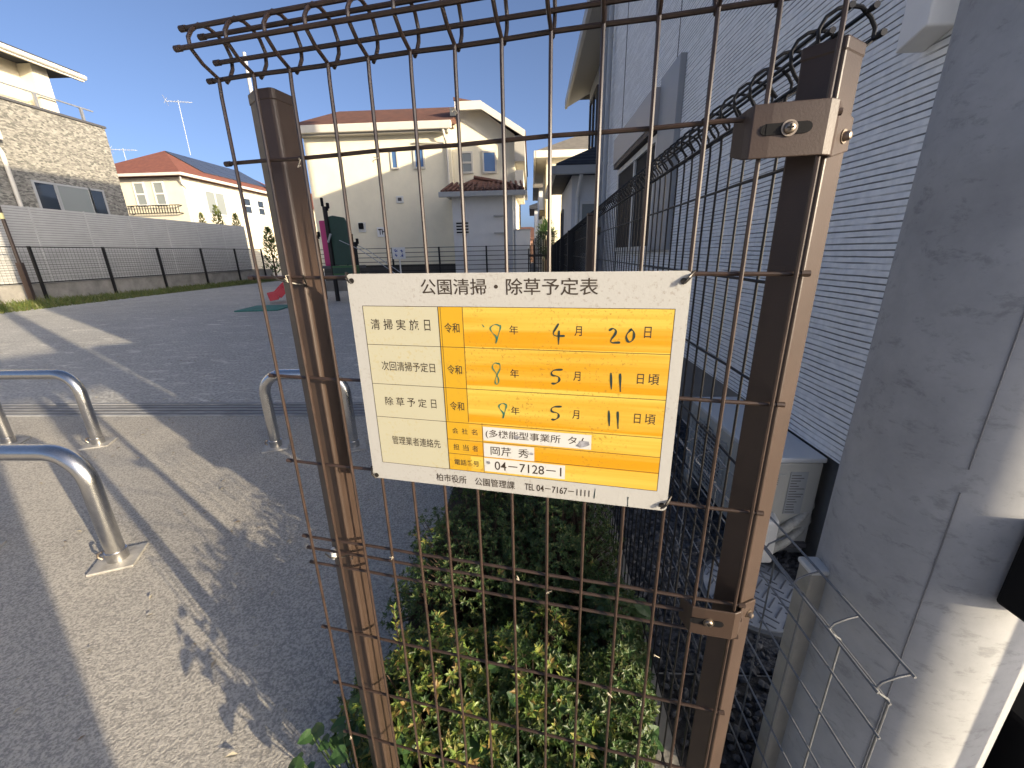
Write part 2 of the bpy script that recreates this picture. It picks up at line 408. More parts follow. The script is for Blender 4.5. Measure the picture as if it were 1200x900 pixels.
# ------------------------------------------------------------------ FRONT FENCE  (local x along the panel, y away from the viewer)
V0 = Vector((-.3726, .5629, 0)); RZ = R(-10.88)
ZS = [1.55, 1.46, 1.3186, 1.1774, 1.036, .8928, .8656, .8348, .6922, .5514, .4129, .272, .131, .05]
ROLL = [(0, 0), (-.017, .008), (-.029, .019), (-.029, .029), (-.023, .038), (-.012, .0475), (0, .0495), (.011, .0475), (.021, .041), (.0265, .030), (.025, .017), (.019, .007), (.012, -.001)]
RWIRE = [(-.032, .0197), (-.020, .043), (.0035, .0445), (.018, .024)]
def fence_wires(n, pitch, zs, r, rnd, jitter=.0008):
    """vertical wires with the rolled top edge: one mesh"""
    v = MB()
    for i in range(n):
        x = i * pitch; j = rnd.uniform(-jitter, jitter)
        pts = [(x + j, -.002, .02), (x + j * .5, -.002, .86), (x, -.002, zs[0] - .02), (x, -.001, zs[0] - .004)]
        pts += [(x, a - .002, zs[0] + b) for a, b in ROLL]
        v.tube(pts, r, 7)
    return v
def rail_wires(x0, x1, zs, r, wob):
    h = MB()
    for q, z in enumerate(zs):
        pts = []
        kk = max(2, int((x1 - x0) / .05))
        for i in range(kk + 1):
            x = x0 + (x1 - x0) * i / kk
            pts.append((x, .003 + (.004 if .83 < z < .88 else 0), z + wob * math.sin(q * 7 + i * 1.7)))
        h.tube(pts, r, 7)
        for xe in (x0, x1): h.tube([(xe - .004, pts[0][1], z), (xe + .004, pts[0][1], z)], r * 1.35, 8)
    for a, b in RWIRE:
        h.tube([(x0, a, zs[0] + b), (x1, a, zs[0] + b)], r * 1.05, 7)
        for xe in (x0, x1): h.tube([(xe - .004, a, zs[0] + b), (xe + .004, a, zs[0] + b)], r * 1.4, 8)
    return h
ff = thing('mesh_fence', 'brown wire mesh fence panel with rolled top that carries the yellow and white notice', 'fence', V0, RZ)
fence_wires(14, .05, ZS, .0022, random.Random(1)).build('upright_wire', BROWN_W, ff, smooth=True)
rail_wires(-.016, .660, ZS, .0024, .0006).build('cross_wire', BROWN_W, ff, smooth=True)
# left post: a stepped steel profile
T3, D3 = Vector((.982, -.189, 0)), Vector((.189, .982, 0))
LP = thing('fence_post', 'brown steel post with stepped grooves behind the left end of the mesh panel', 'fence post', V0 + T3 * .035 + D3 * .04, RZ)
prof = [(.006, .034), (.029, .0205), (.033, .0200), (.049, .0200), (.0525, .0215), (.054, .025), (.0552, .0555), (.052, .0586), (.010, .0586), (.006, .0555)]
prof = [(x - .035, y - .04) for x, y in prof]
p = MB(); p.prism(prof, 0, 1.533); p.build('post_body', BROWN, LP, bevel=.0012)
cp = MB(); cp.prism([((x) * 1.04, (y) * 1.04) for x, y in prof], 1.531, 1.543); cp.build('post_cap', BROWN, LP, bevel=.001)
for z in (1.3186, .8656):                      # wire hooks that hold the mesh
    h = MB(); h.tube([(-.010, -.045, z + .004), (.0, -.046, z - .002), (.010, -.040, z - .006), (.022, -.020, z - .012), (.034, -.036, z - .006), (.040, -.046, z + .003)], .0013, 6); h.build('hook', TIE, LP, smooth=True)
h = MB(); h.box(-.022, -.015, -.021, -.012, .835, .856); h.build('post_plug', WHITE, LP, bevel=.002)

# corner post (turned 40 degrees) with two clamps
cc = Vector((.2795, .4497, 0))
CP = thing('corner_post', 'brown square steel corner post with clamp brackets and one sunlit face', 'fence post', cc, 0)
e1 = Vector((-.695, .718)).normalized(); e2 = Vector((.828, .561)).normalized()
q0 = Vector((0, 0)); q1 = e1 * .0352; q2 = e1 * .0352 + e2 * .0362; q3 = e2 * .0362
def ins(poly, d):
    c = sum(poly, Vector((0, 0))) / 4
    return [v + (v - c).normalized() * d for v in poly]
quad = [q0, q3, q2, q1]
p = MB(); p.prism(quad, 0, 1.514); p.build('post_body', BROWN, CP, bevel=.002)
p = MB(); p.prism(ins(quad, .001), 1.510, 1.522); p.build('post_cap', BROWN, CP, bevel=.002)
n1 = Vector((-e1.y, e1.x)); n1 = n1 if n1.y < 0 else -n1
n2 = Vector((e2.y, -e2.x))
def lp(t, y, z):                               # fence-panel coordinates relative to the corner post
    w = V0 + T3 * t + D3 * y - cc; w.z = z; return w
def clamp(z0, z1, tl):
    b = MB()
    # thin folded plate: in front of the mesh, round the corner, onto the sunlit face
    o2 = Vector((n2.x, n2.y, 0)) * .0035; E2 = Vector((e2.x, e2.y, 0))
    path = [lp(tl - .012, .012, 0), lp(tl - .004, .000, 0), lp(tl, -.0075, 0), lp(tl + .016, -.0085, 0), lp(.6505, -.0080, 0), lp(.6575, -.001, 0) + o2 * .6, o2 + E2 * .003, o2 + E2 * .0335]
    zz = (z0 + z1) / 2; hh = (z1 - z0) / 2
    hs = [hh * .72, hh * .95, hh, hh, hh, hh, hh * .97, hh * .62]
    sl = (lp(.603, 0, 0), lp(.640, 0, 0))
    th = .0025
    vs, fs = [], []
    for i, pt in enumerate(path):
        t = (path[min(i + 1, len(path) - 1)] - path[max(0, i - 1)]).normalized()
        nn = Vector((t.y, -t.x, 0)) * th
        for zo in (zz - hs[i], zz + hs[i]):
            vs.append((pt.x, pt.y, zo)); vs.append((pt.x - nn.x, pt.y - nn.y, zo))
    for i in range(len(path) - 1):
        a, c = i * 4, (i + 1) * 4
        fs += [(a, c, c + 2, a + 2), (a + 1, a + 3, c + 3, c + 1), (a, a + 1, c + 1, c), (a + 2, c + 2, c + 3, a + 3)]
    fs += [(0, 2, 3, 1), ((len(path) - 1) * 4, (len(path) - 1) * 4 + 1, (len(path) - 1) * 4 + 3, (len(path) - 1) * 4 + 2)]
    b.add(vs, fs)
    br = b.build('bracket', BROWN, CP, bevel=.001)
    s = MB(); A = lp(.601, -.0089, zz + .001); B = lp(.634, -.0089, zz + .001)
    s.bar(A, B, .0008, .0095); s.build('slot', BLACK, br)
    for off in (.601, .634):
        c0 = lp(off, -.0084, zz + .001)
        s = MB(); s.tube([c0, c0 - D3 * .0006], .0047, 14); s.build('slot_end', BLACK, br)
    c0 = lp(.620, -.0086, zz + .001)
    s = MB(); s.tube([c0, c0 - D3 * .0012], .0068, 22); s.tube([c0 - D3 * .0012, c0 - D3 * .0024, c0 - D3 * .0036, c0 - D3 * .0042], [.005, .005, .004, .0022], 18)
    sc_ = s.build('screw', ZINC, br, smooth=True)
    s = MB(); t = c0 - D3 * .0044
    s.bar(t - T3 * .0028, t + T3 * .0028, .0010, .0012); s.bar(t - Vector((0, 0, .0028)), t + Vector((0, 0, .0028)), .0010, .0012)
    s.build('screw_cross', BLACK, br)
    c1 = o2 + E2 * .0185 + Vector((0, 0, zz - .003)); n3 = Vector((n2.x, n2.y, 0))
    s = MB(); s.tube([c1, c1 + n3 * .0012], .0062, 20); s.tube([c1 + n3 * .0012, c1 + n3 * .004, c1 + n3 * .0062, c1 + n3 * .0068], [.0044, .0044, .0032, .0015], 16)
    s.build('bolt', ZINC, br, smooth=True)
clamp(1.424, 1.469, .589)
clamp(.843, .888, .598)

# ------------------------------------------------------------------ THE NOTICE
SX, SZ = .14, 1.03
NB = thing('notice_board', 'white and yellow notice with Japanese cleaning dates tied to the brown mesh', 'notice board', V0 + T3 * SX + D3 * -.0050 + Vector((0, 0, SZ)), RZ)
W_, H_ = .412, .293
BOARD = mat("weathered white board", (.70, .68, .61), .45, var=0, bump=.04, bscale=300)
def speckle(M, base, dark, sc, lo, hi, amount, extra=None):
    tc = N(M, 'ShaderNodeTexCoord'); n = N(M, 'ShaderNodeTexNoise', Scale=sc, Detail=3.0, Roughness=.6); L(M, tc.outputs['Object'], n.inputs['Vector'])
    n2 = N(M, 'ShaderNodeTexNoise', Scale=14.0, Detail=4.0); L(M, tc.outputs['Object'], n2.inputs['Vector'])
    r1 = N(M, 'ShaderNodeValToRGB'); r1.color_ramp.elements[0].position = lo; r1.color_ramp.elements[1].position = hi
    r1.color_ramp.elements[0].color = (amount, amount, amount, 1); r1.color_ramp.elements[1].color = (0, 0, 0, 1)
    L(M, n.outputs[0], r1.inputs[0])
    mu = N(M, 'ShaderNodeMath', operation='MULTIPLY'); L(M, r1.outputs[0], mu.inputs[0])
    r2 = N(M, 'ShaderNodeValToRGB'); r2.color_ramp.elements[0].position = .42; r2.color_ramp.elements[1].position = .62; L(M, n2.outputs[0], r2.inputs[0])
    L(M, r2.outputs[0], mu.inputs[1])
    mx = N(M, 'ShaderNodeMix', data_type='RGBA'); L(M, mu.outputs[0], mx.inputs[0])
    if extra is None: mx.inputs[6].default_value = (*base, 1)
    else: L(M, extra, mx.inputs[6])
    mx.inputs[7].default_value = (*dark, 1)
    L(M, mx.outputs[2], P(M).inputs['Base Color'])
speckle(BOARD, (.39, .385, .365), (.24, .21, .17), 260, .33, .45, .5)
CREAMP = mat("cream print", (.72, .67, .42), .5); speckle(CREAMP, (.42, .40, .29), (.40, .34, .18), 240, .34, .46, .7)
YEL = mat("faded yellow print", (.75, .50, .02), .42)
tc = N(YEL, 'ShaderNodeTexCoord'); mp = N(YEL, 'ShaderNodeMapping'); mp.inputs['Scale'].default_value = (1.4, 1, 46)
L(YEL, tc.outputs['Object'], mp.inputs[0])
n = N(YEL, 'ShaderNodeTexNoise', Scale=1.6, Detail=5.0, Roughness=.55); L(YEL, mp.outputs[0], n.inputs['Vector'])
sxyz = N(YEL, 'ShaderNodeSeparateXYZ'); L(YEL, tc.outputs['Object'], sxyz.inputs[0])
ml = N(YEL, 'ShaderNodeMath', operation='MULTIPLY'); ml.inputs[1].default_value = 19.6; L(YEL, sxyz.outputs[2], ml.inputs[0])
fr = N(YEL, 'ShaderNodeMath', operation='FRACT'); L(YEL, ml.outputs[0], fr.inputs[0])
ma = N(YEL, 'ShaderNodeMath', operation='MULTIPLY_ADD'); ma.inputs[1].default_value = .30; L(YEL, fr.outputs[0], ma.inputs[0]); L(YEL, n.outputs[0], ma.inputs[2])
rp = N(YEL, 'ShaderNodeValToRGB'); rp.color_ramp.elements[0].position = .50; rp.color_ramp.elements[0].color = (.52, .25, .003, 1); rp.color_ramp.elements[1].position = .85; rp.color_ramp.elements[1].color = (.56, .42, .07, 1)
L(YEL, ma.outputs[0], rp.inputs[0])
speckle(YEL, (0, 0, 0), (.30, .17, .02), 300, .33, .43, .8, rp.outputs[0])
YEL2 = mat("amber print", (.72, .40, .012), .45); speckle(YEL2, (.50, .29, .012), (.40, .22, .03), 260, .33, .43, .7)
def L0(t, z): return t - SX, z - SZ
b = MB()
rr = .006; out = []
for cx, cy, a0 in ((W_ - rr, rr, -90), (W_ - rr, H_ - rr, 0), (rr, H_ - rr, 90), (rr, rr, 180)):
    for i in range(6):
        a_ = R(a0 + i * 18); out.append((cx + rr * math.cos(a_), cy + rr * math.sin(a_)))
XZ = Matrix(((1, 0, 0, 0), (0, 0, -1, 0), (0, 1, 0, 0), (0, 0, 0, 1)))
b.prism(out, 0, .0022, M=XZ)
board = b.build('board', BOARD, NB)
FR = -.0022
def sheet(name, t0, t1, z0, z1, d, m_, parent=NB, skew=0):
    k_ = MB(); x0, a0 = L0(t0, z0); x1, a1 = L0(t1, z1)
    k_.add([(x0, FR - d, a0), (x1, FR - d, a0), (x1, FR - d, a1), (x0, FR - d, a1)], [(0, 1, 2, 3)])
    return k_.build(name, m_, parent)
sheet('label_column', .158, .2625, 1.0575, 1.283, .00006, CREAMP)
sheet('yellow_field', .2945, .5385, 1.0575, 1.283, .00006, YEL)
sheet('yellow_field', .2625, .2945, 1.131, 1.283, .00006, YEL2)
sheet('yellow_field', .2625, .2945, 1.0575, 1.131, .00006, YEL2)
ln = MB()
def rule(t0, z0, t1, z1, w=.0007):
    x0, a0 = L0(t0, z0); x1, a1 = L0(t1, z1)
    ln.bar((x0, FR - .00014, a0), (x1, FR - .00014, a1), w, .00004, up=(0, 1, 0))
for z in (1.2325, 1.178, 1.1295): rule(.158, z, .5385, z)
for z in (1.104, 1.0825): rule(.2625, z, .5385, z)
for t in (.158, .5385): rule(t, 1.0575, t, 1.283)
for z in (1.0575, 1.283): rule(.158, z, .5385, z)
rule(.2625, 1.0575, .2625, 1.283, .0011); rule(.2655, 1.131, .2655, 1.283, .0006); rule(.2945, 1.131, .2945, 1.283)
rule(.313, 1.0575, .313, 1.131, .0005)
ln.build('grid_line', INK, NB)
def text_mesh(s, bold=.0):
    cu = bpy.data.curves.new("t", 'FONT'); cu.body = s; cu.size = 1; cu.resolution_u = 4; cu.offset = bold
    o = bpy.data.objects.new("t", cu); COL.objects.link(o)
    me = bpy.data.meshes.new_from_object(o.evaluated_get(bpy.context.evaluated_depsgraph_get()))
    vs = [v.co.copy() for v in me.vertices]; fs = [tuple(p_.vertices) for p_ in me.polygons]
    bpy.data.objects.remove(o); bpy.data.curves.remove(cu); bpy.data.meshes.remove(me)
    return vs, fs
TXT = {}
def put(mb, s, t0, t1, z0, z1, d, bold=.0):
    vs, fs = text_mesh(s, bold)
    if not vs: return
    xa, xb = min(v.x for v in vs), max(v.x for v in vs); ya, yb = min(v.y for v in vs), max(v.y for v in vs)
    x0, a0 = L0(t0, z0); x1, a1 = L0(t1, z1)
    mb.add([(x0 + (v.x - xa) / (xb - xa) * (x1 - x0), FR - d, a0 + (v.y - ya) / (yb - ya) * (a1 - a0)) for v in vs], fs)
def spread(mb, s, t0, t1, z0, z1, d, w, bold=.006):
    """characters set apart"""
    for i, ch in enumerate(s):
        c = t0 + w / 2 + (t1 - t0 - w) * i / max(1, len(s) - 1)
        ww = w * (.62 if ch == '日' else 1)
        put(mb, ch, c - ww / 2, c + ww / 2, z0, z1, d, bold)
tx = MB(); D_ = .00022
put(tx, '公園清掃・除草予定表', .242, .456, 1.2975, 1.3165, D_, .006)
spread(tx, '清掃実施日', .167, .253, 1.2525, 1.2665, D_, .0130)
put(tx, '次回清掃予定日', .1755, .2525, 1.1975, 1.2105, D_, .006)
spread(tx, '除草予定日', .1745, .2525, 1.1475, 1.1600, D_, .0122)
put(tx, '管理業者連絡先', .178, .2515, 1.0885, 1.1015, D_, .006)
for z in (1.2565, 1.2025, 1.1525): put(tx, '令和', .2695, .2895, z - .0058, z + .0068, D_, .010)
for z, tail in ((1.2565, '日'), (1.2020, '日頃'), (1.1525, '日頃')):
    put(tx, '年', .3530, .3640, z - .0058, z + .0052, D_, .008)
    put(tx, '月', .4310, .4395, z - .0058, z + .0058, D_, .008)
    if len(tail) == 1: put(tx, '日', .5085, .5160, z - .0060, z + .0068, D_, .008)
    else:
        put(tx, '日', .5045, .5120, z - .0058, z + .0066, D_, .008); put(tx, '頃', .5170, .5290, z - .0062, z + .0070, D_, .006)
spread(tx, '会社名', .2705, .3060, 1.1130, 1.1215, D_, .0085)
spread(tx, '担当者', .2705, .3060, 1.0885, 1.0975, D_, .0085)
put(tx, '電話番号', .2705, .3065, 1.0655, 1.0745, D_, .01)
put(tx, '柏市役所　公園管理課', .2410, .3560, 1.0365, 1.0490, D_, .010)
put(tx, 'TEL', .3700, .3830, 1.0380, 1.0480, D_, .012); put(tx, '04－7167－1111', .3860, .4560, 1.0380, 1.0480, D_, .012)
tx.build('lettering', INK, NB)
STRIP = mat("label tape", (.72, .72, .68), .35); speckle(STRIP, (.52, .52, .50), (.40, .38, .33), 150, .3, .42, .6)
for s, t0, t1, z0, z1, a_, b_ in (('(多機能型事業所  タム', .3140, .4555, 1.1065, 1.1265, .3175, .4520), ('岡芹  秀', .3140, .3830, 1.0825, 1.1025, .3235, .3760), ('04－7128－1', .3140, .4235, 1.0605, 1.0805, .3285, .4190)):
    st = sheet('label_strip', t0, t1, z0, z1, .00030, STRIP)
    k_ = MB(); put(k_, s, a_, b_, z0 + .0035, z1 - .0035, .00042, .006); k_.build('strip_lettering', INK, st)
PEEL = mat("peeled tape", (.22, .22, .24), .5, var=.5, vscale=90)
for c, rad in (((.4455, 1.1130), .0085), ((.3605, 1.1150), .0045), ((.3205, 1.0735), .0036), ((.3800, 1.0935), .003)):
    k_ = MB(); pts = []
    x0, a0 = L0(*c)
    for i in range(9):
        r_ = rad * rng.uniform(.45, 1.1); pts.append((x0 + r_ * math.cos(i * .698), FR - .0006 - .0006 * rng.random(), a0 + .8 * r_ * math.sin(i * .698)))
    k_.add([(x0, FR - .0006, a0)] + pts, [(0, i + 1, (i + 1) % 9 + 1) for i in range(9)]); k_.build('tape_tear', PEEL, NB)
# handwriting
PEN = mat("black marker", (.012, .03, .028), .5)
PENG = mat("faded green marker", (.03, .14, .09), .5)
def pen(mb, c, sx_, sz_, strokes, w):
    x0, a0 = L0(*c)
    for st in strokes:
        # smooth the stroke
        pts = [Vector((x0 + px_ * sx_, FR - .00030, a0 + pz_ * sz_)) for px_, pz_ in st]
        for _ in range(2):
            q = [pts[0]]
            for u, v_ in zip(pts, pts[1:]): q += [u * .75 + v_ * .25, u * .25 + v_ * .75]
            q.append(pts[-1]); pts = q
        vs, fs = [], []
        for i, p_ in enumerate(pts):
            t = pts[min(i + 1, len(pts) - 1)] - pts[max(i - 1, 0)]; t.normalize()
            ww = w * (.75 + .35 * math.sin(i * .9 + c[0] * 90)) / 2
            nn = Vector((-t.z, 0, t.x)) * ww
            vs += [p_ + nn, p_ - nn]
        for i in range(len(pts) - 1): fs.append((2 * i, 2 * i + 1, 2 * i + 3, 2 * i + 2))
        mb.add(vs, fs)
EIGHT = [[(.45, .85), (-.2, 1.0), (-.55, .55), (.0, .05), (.35, -.55), (.05, -1.0), (-.25, -.7), (.05, -.1), (.55, .5), (.45, .95), (.1, .9)]]
NINE = [[(.6, .7), (.1, .95), (-.6, .55), (-.3, .05), (.2, -.35), (.05, -1.0)], [(.05, -1.0), (.35, -.2), (.65, .6), (.62, .85)]]
FOUR = [[(.1, 1.0), (-.75, -.2), (.8, -.15)], [(.15, .35), (.1, -1.0)]]
TWO = [[(-.6, .6), (-.1, .95), (.4, .5), (-.6, -.85), (.8, -.75)]]
ZERO = [[(.1, .9), (-.6, .1), (-.2, -.85), (.5, -.4), (.5, .6), (.0, .9)]]
FIVE = [[(.7, .95), (-.45, .85), (-.6, .15), (.3, .1), (.4, -.5), (-.1, -.9), (-.55, -.85)]]
ONE = [[(-.1, .95), (.1, -1.0)]]
k_ = MB(); g_ = MB()
pen(g_, (.335, 1.2515), .0115, .0125, NINE, .0019); pen(g_, (.335, 1.2), .0105, .0150, EIGHT, .0018); pen(g_, (.3415, 1.1515), .0090, .0110, [s for s in NINE], .0022)
pen(g_, (.3205, 1.2600), .003, .003, [[(-.6, .8), (.4, -.4)]], .0012); pen(k_, (.4115, 1.2525), .0105, .0125, FOUR, .0025)
pen(k_, (.4755, 1.2520), .0095, .0098, TWO, .0026); pen(k_, (.4935, 1.2520), .0085, .0092, ZERO, .0026)
pen(k_, (.4105, 1.2000), .0110, .0100, FIVE, .0026); pen(k_, (.4105, 1.1525), .0105, .0100, FIVE, .0026)
for z in (1.1985, 1.1510):
    pen(k_, (.4755, z), .008, .0105, ONE, .0027); pen(k_, (.4860, z - .0015), .008, .0115, ONE, .0027)
pen(k_, (.4625, 1.0435), .004, .008, [[(.15, 1.0), (-.1, -.9)]], .0013); pen(k_, (.5045, 1.0375), .003, .007, [[(0, 1.0), (.1, -1.0)]], .0016)
k_.build('handwriting', PEN, NB); g_.build('faded_handwriting', PENG, NB)
for t, z, s in ((.1475, 1.3145, 1), (.5440, 1.3125, -1), (.5455, 1.0385, -1), (.1455, 1.0345, 1)):
    x0, a0 = L0(t, z)
    k_ = MB(); k_.tube([(x0, FR - .0002, a0), (x0, FR - .0008, a0)], .0034, 14)
    k_.tube([(x0 + s * .001, FR - .004, a0 - .003), (x0 - s * .002, FR - .005, a0 + .001), (x0 - s * .006, FR - .003, a0 + .006), (x0 - s * .011, .003, a0 + .010), (x0 - s * .009, .012, a0 + .006)], .0011, 6)
    k_.tube([(x0 - s * .001, FR - .004, a0 - .002), (x0 - s * .005, FR - .005, a0 + .003), (x0 - s * .010, .002, a0 + .006)], .0011, 6)
    k_.build('wire_tie', TIE, NB, smooth=True)

# bits of dried stem and twisted wire caught in the mesh
DRY = mat("dry stem", (.45, .40, .30), .8)
for (x, z) in ((.1985, 1.447), (.0985, 1.452), (.405, .868), (.355, .884), (.15, .884), (.05, 1.3186), (.0, .413), (.65, .55), (.30, 1.49), (.56, .79), (.5, .69)):
    q = [(x + rng.uniform(-.005, .005), -.006, z + rng.uniform(-.006, .006)) for _ in range(5)]
    MB().tube(q, .0006, 5).build('caught_stem', DRY, ff)

# ------------------------------------------------------------------ SIDE FENCE running down the alley
SF0 = Vector((.3258, .535, 0)); ang = math.atan2(13.4, .375)
SF = thing('mesh_fence', 'dark wire mesh fence with rolled top running down the alley beside the white house', 'fence', SF0, ang)
ZS2 = [z - .02 for z in ZS]
fence_wires(268, .05, ZS2, .0021, random.Random(2), .0015).build('upright_wire', BLACK_W, SF, smooth=True)
rail_wires(-.01, 13.36, ZS2, .0023, .0004).build('cross_wire', BLACK_W, SF, smooth=True)
for i in range(1, 8):
    p = MB(); p.box(-.028, .028, .012, .068, 0, 1.53); p.box(-.030, .030, .010, .070, 1.53, 1.545)
    for z in (.85, 1.45): p.box(-.04, .04, -.006, .012, z - .02, z + .02)
    p.build('post', BLACK_W if i > 1 else BROWN, SF, bevel=.003, loc=(i * 1.95, 0, 0))
# stone-coloured kerb under it
kb = MB(); kb.box(-.05, 13.5, -.05, .07, 0, .06); kb.build('kerb', BLOCK, SF)
# dark slatted fence beyond
wf = thing('slat_fence', 'dark brown slat fence closing the far end of the alley', 'fence', (.30, 14.2, 0), 0)
k_ = MB()
for i in range(16):
    x = -.42 + i * .055; zt = 1.98 - .055 * max(0, 7 - i) ** 1.15
    k_.box(x, x + .042, 0, .02, .05, zt)
k_.build('slat', WOOD_D, wf)
for z in (.5, 1.2): MB().box(-.42, .45, .02, .05, z, z + .06).build('rail', WOOD_D, wf)

# ------------------------------------------------------------------ LOW GREY FENCE of the neighbour, lower right
LF = thing('low_mesh_fence', 'low grey wire mesh fence with bent top edge in front of the concrete pole', 'fence', (.553, .485, 0), R(90))
zs3 = [.70, .595, .49, .385, .28, .175, .07]
k_ = MB()
NV = 9
for i in range(NV):
    x = .0 + i * .105
    k_.tube([(x, -.002, .02), (x, -.002, .655), (x, .000, .668), (x, .016, .680), (x, .024, .692), (x, .018, .704), (x, -.002, .716), (x, -.018, .722)], .0019, 7)
k_.build('upright_wire', GALV, LF, smooth=True)
k_ = MB()
for z in zs3[1:]: k_.tube([(-.01, .003, z), (.99, .003, z)], .0022, 7)
for y, z in ((.003, .668), (.027, .692), (-.018, .726)): k_.tube([(-.008, y, z), (.99, y, z)], .0024, 7)
k_.build('cross_wire', GALV, LF, smooth=True)
k_ = MB(); k_.box(-.02, .02, -.018, .018, 0, .700)
po = k_.build('post', BEIGE, LF, bevel=.004, loc=(.245, -.036, 0))
k_ = MB(); k_.box(-.023, .023, -.021, .021, .7, .712); k_.build('post_cap', OFFW, po, bevel=.004)

# ------------------------------------------------------------------ CONCRETE UTILITY POLE
CPX, CPY, CPR = .763, .694, .160
UP = thing('utility_pole', 'thick grey concrete utility pole with scuffed surface beside the fence corner', 'utility pole', (CPX, CPY, 0), 0)
k_ = MB()
zz = [0, .3, .6, .9, 1.2, 1.5, 2, 3, 5, 8, 11]
k_.tube([(0, 0, z) for z in zz], [CPR + .004 - z * .0062 for z in zz], 64); k_.build('shaft', POLE, UP, smooth=True)
a_ = R(90 - 223); rr = CPR + .0012                        # mould seam
k_ = MB(); k_.tube([(math.cos(a_) * (rr - z * .0062 + .003), math.sin(a_) * (rr - z * .0062 + .003), z) for z in (0, .35, .7, .98)], .0012, 5)
k_.tube([(math.cos(a_) * (rr - z * .0062 + .003), math.sin(a_) * (rr - z * .0062 + .003), z) for z in (1.02, 1.5, 2, 3)], .0012, 5); k_.build('seam', mat("seam", (.2, .2, .2), .9), UP)
bx = thing('cable_box', 'black plastic box strapped low on the concrete pole', 'cable box', (CPX + .004, CPY - .182, .815), R(2))
k_ = MB(); k_.box(-.055, .055, -.025, .025, 0, .15); k_.build('case', BLACK, bx, bevel=.006)
k_ = MB(); k_.box(-.05, .05, -.031, -.0255, .01, .14); k_.build('lid', BLACK, bx, bevel=.003)
gpst = thing('shadow_post', 'thin black steel post added out of view to cast a band on the concrete pole', 'post', (1.112, .321, 0), 0)  # added outside the frame for the dark band on the sunlit pole
k_ = MB(); k_.cyl((0, 0), .016, 0, 2.2, n=18); k_.build('pipe', BLACK, gpst, smooth=True); k_ = MB(); k_.box(-.07, .07, -.07, .07, 0, .012); k_.build('base_plate', GALV, gpst)
bn = thing('rubbish_bin', 'black plastic bin standing in shade behind the pole', 'bin', (1.10, .60, 0), R(10))
k_ = MB(); k_.tube([(0, 0, 0), (0, 0, .46)], [.13, .155], 28); k_.build('tub', BLACK, bn, smooth=True)
k_ = MB(); k_.tube([(0, 0, .46), (0, 0, .475), (0, 0, .50), (0, 0, .52)], [.166, .168, .13, .03], 28); k_.tube([(-.05, 0, .515), (-.04, 0, .545), (.04, 0, .545), (.05, 0, .515)], .009, 8); k_.build('lid', BLACK, bn, smooth=True)

# ------------------------------------------------------------------ WHITE HOUSE on the right
H1 = thing('white_house', 'tall pale house with layered siding along the right side of the alley', 'house', (1.2, 1.3, 0), 0)
def hb(*a): return MB().box(*a)
hb(0, 5, 0, 6.73, .53, 10.6).build('wall', SIDING, H1)
hb(.035, 4.9, .04, 6.7, 0, .53).build('foundation', mat("grey foundation", (.17, .17, .165), .9, var=.2, vscale=3, bump=.3, bscale=40), H1)
hb(-.45, 5.4, -.2, 6.9, 10.62, 10.85).build('roof', ROOF_D, H1)
hb(-.012, .03, 6.68, 6.76, .53, 10.6).build('corner_trim', GREYP, H1)
k_ = MB(); k_.box(-.006, .0, 4.92, 4.935, .53, 10.6); k_.box(-.004, 0, 2.76, 2.767, 2.8, 10.6); k_.build('joint', DGREY, H1)
for y, r_ in ((5.75, .036), (6.25, .042)):
    k_ = MB(); k_.tube([(-.07, y, 0), (-.07, y, 10.5)], r_, 14)
    dp = k_.build('downpipe', GREYP, H1, smooth=True)
    for z in (1.0, 2.6, 4.2, 6.2, 8.4): MB().tube([(-.07, y, z), (-.07, y, z + .03)], r_ + .006, 14).build('pipe_clip', GREYP, dp)
WF = mat("window cover grey", (.30, .315, .33), .5, var=.05, vscale=3)
wd = hb(-.05, 0, 2.52, 3.02, 1.34, 2.78).build('window', WF, H1, bevel=.004)         # side housing of the shutter
hb(-.11, 0, 3.02, 4.86, 2.42, 2.72).build('shutter_box', mat("shutter box", (.36, .35, .35), .5), wd, bevel=.006)
hb(-.10, -.02, 3.03, 4.85, 2.37, 2.418).build('shutter_slot', mat("slot brown", (.035, .022, .018), .6), wd)
k_ = MB(); k_.box(-.045, 0, 3.02, 3.07, 1.38, 2.36); k_.box(-.045, 0, 4.80, 4.86, 1.38, 2.36); k_.box(-.045, 0, 3.07, 4.8, 2.30, 2.36); k_.box(-.06, 0, 3.02, 4.86, 1.33, 1.38); k_.box(-.04, -.01, 3.90, 3.95, 1.38, 2.3)
k_.build('frame', OFFW, wd, bevel=.003)
hb(-.016, -.002, 3.07, 3.90, 1.38, 2.30).build('pane', SCREEN, wd); hb(-.03, -.018, 3.95, 4.80, 1.38, 2.30).build('pane', SCREEN, wd)
hd = thing('vent_hood', 'white vent hood fixed high on the layered siding beside the pole', 'vent hood', (1.2, 1.56, 1.90), 0)
k_ = MB(); k_.add([(-.085, -.10, .03), (-.085, .0, .0), (0, .0, .0), (0, -.10, .03), (-.085, -.10, .26), (-.085, .0, .26), (0, .0, .26), (0, -.10, .26)], [(0, 3, 2, 1), (4, 5, 6, 7), (0, 1, 5, 4), (1, 2, 6, 5), (2, 3, 7, 6), (3, 0, 4, 7)])
k_.build('hood', WHITE, hd, bevel=.006)
k_ = MB(); k_.add([(-.10, -.07, .125), (-.10, .005, .15), (0, .005, .15), (0, -.07, .125), (-.10, -.07, .36), (-.10, .005, .36), (0, .005, .36), (0, -.07, .36)], [(0, 3, 2, 1), (4, 5, 6, 7), (0, 1, 5, 4), (1, 2, 6, 5), (2, 3, 7, 6), (3, 0, 4, 7)])
k_.build('upper_cover', mat("mauve plastic", (.17, .13, .15), .5), hd, bevel=.006)

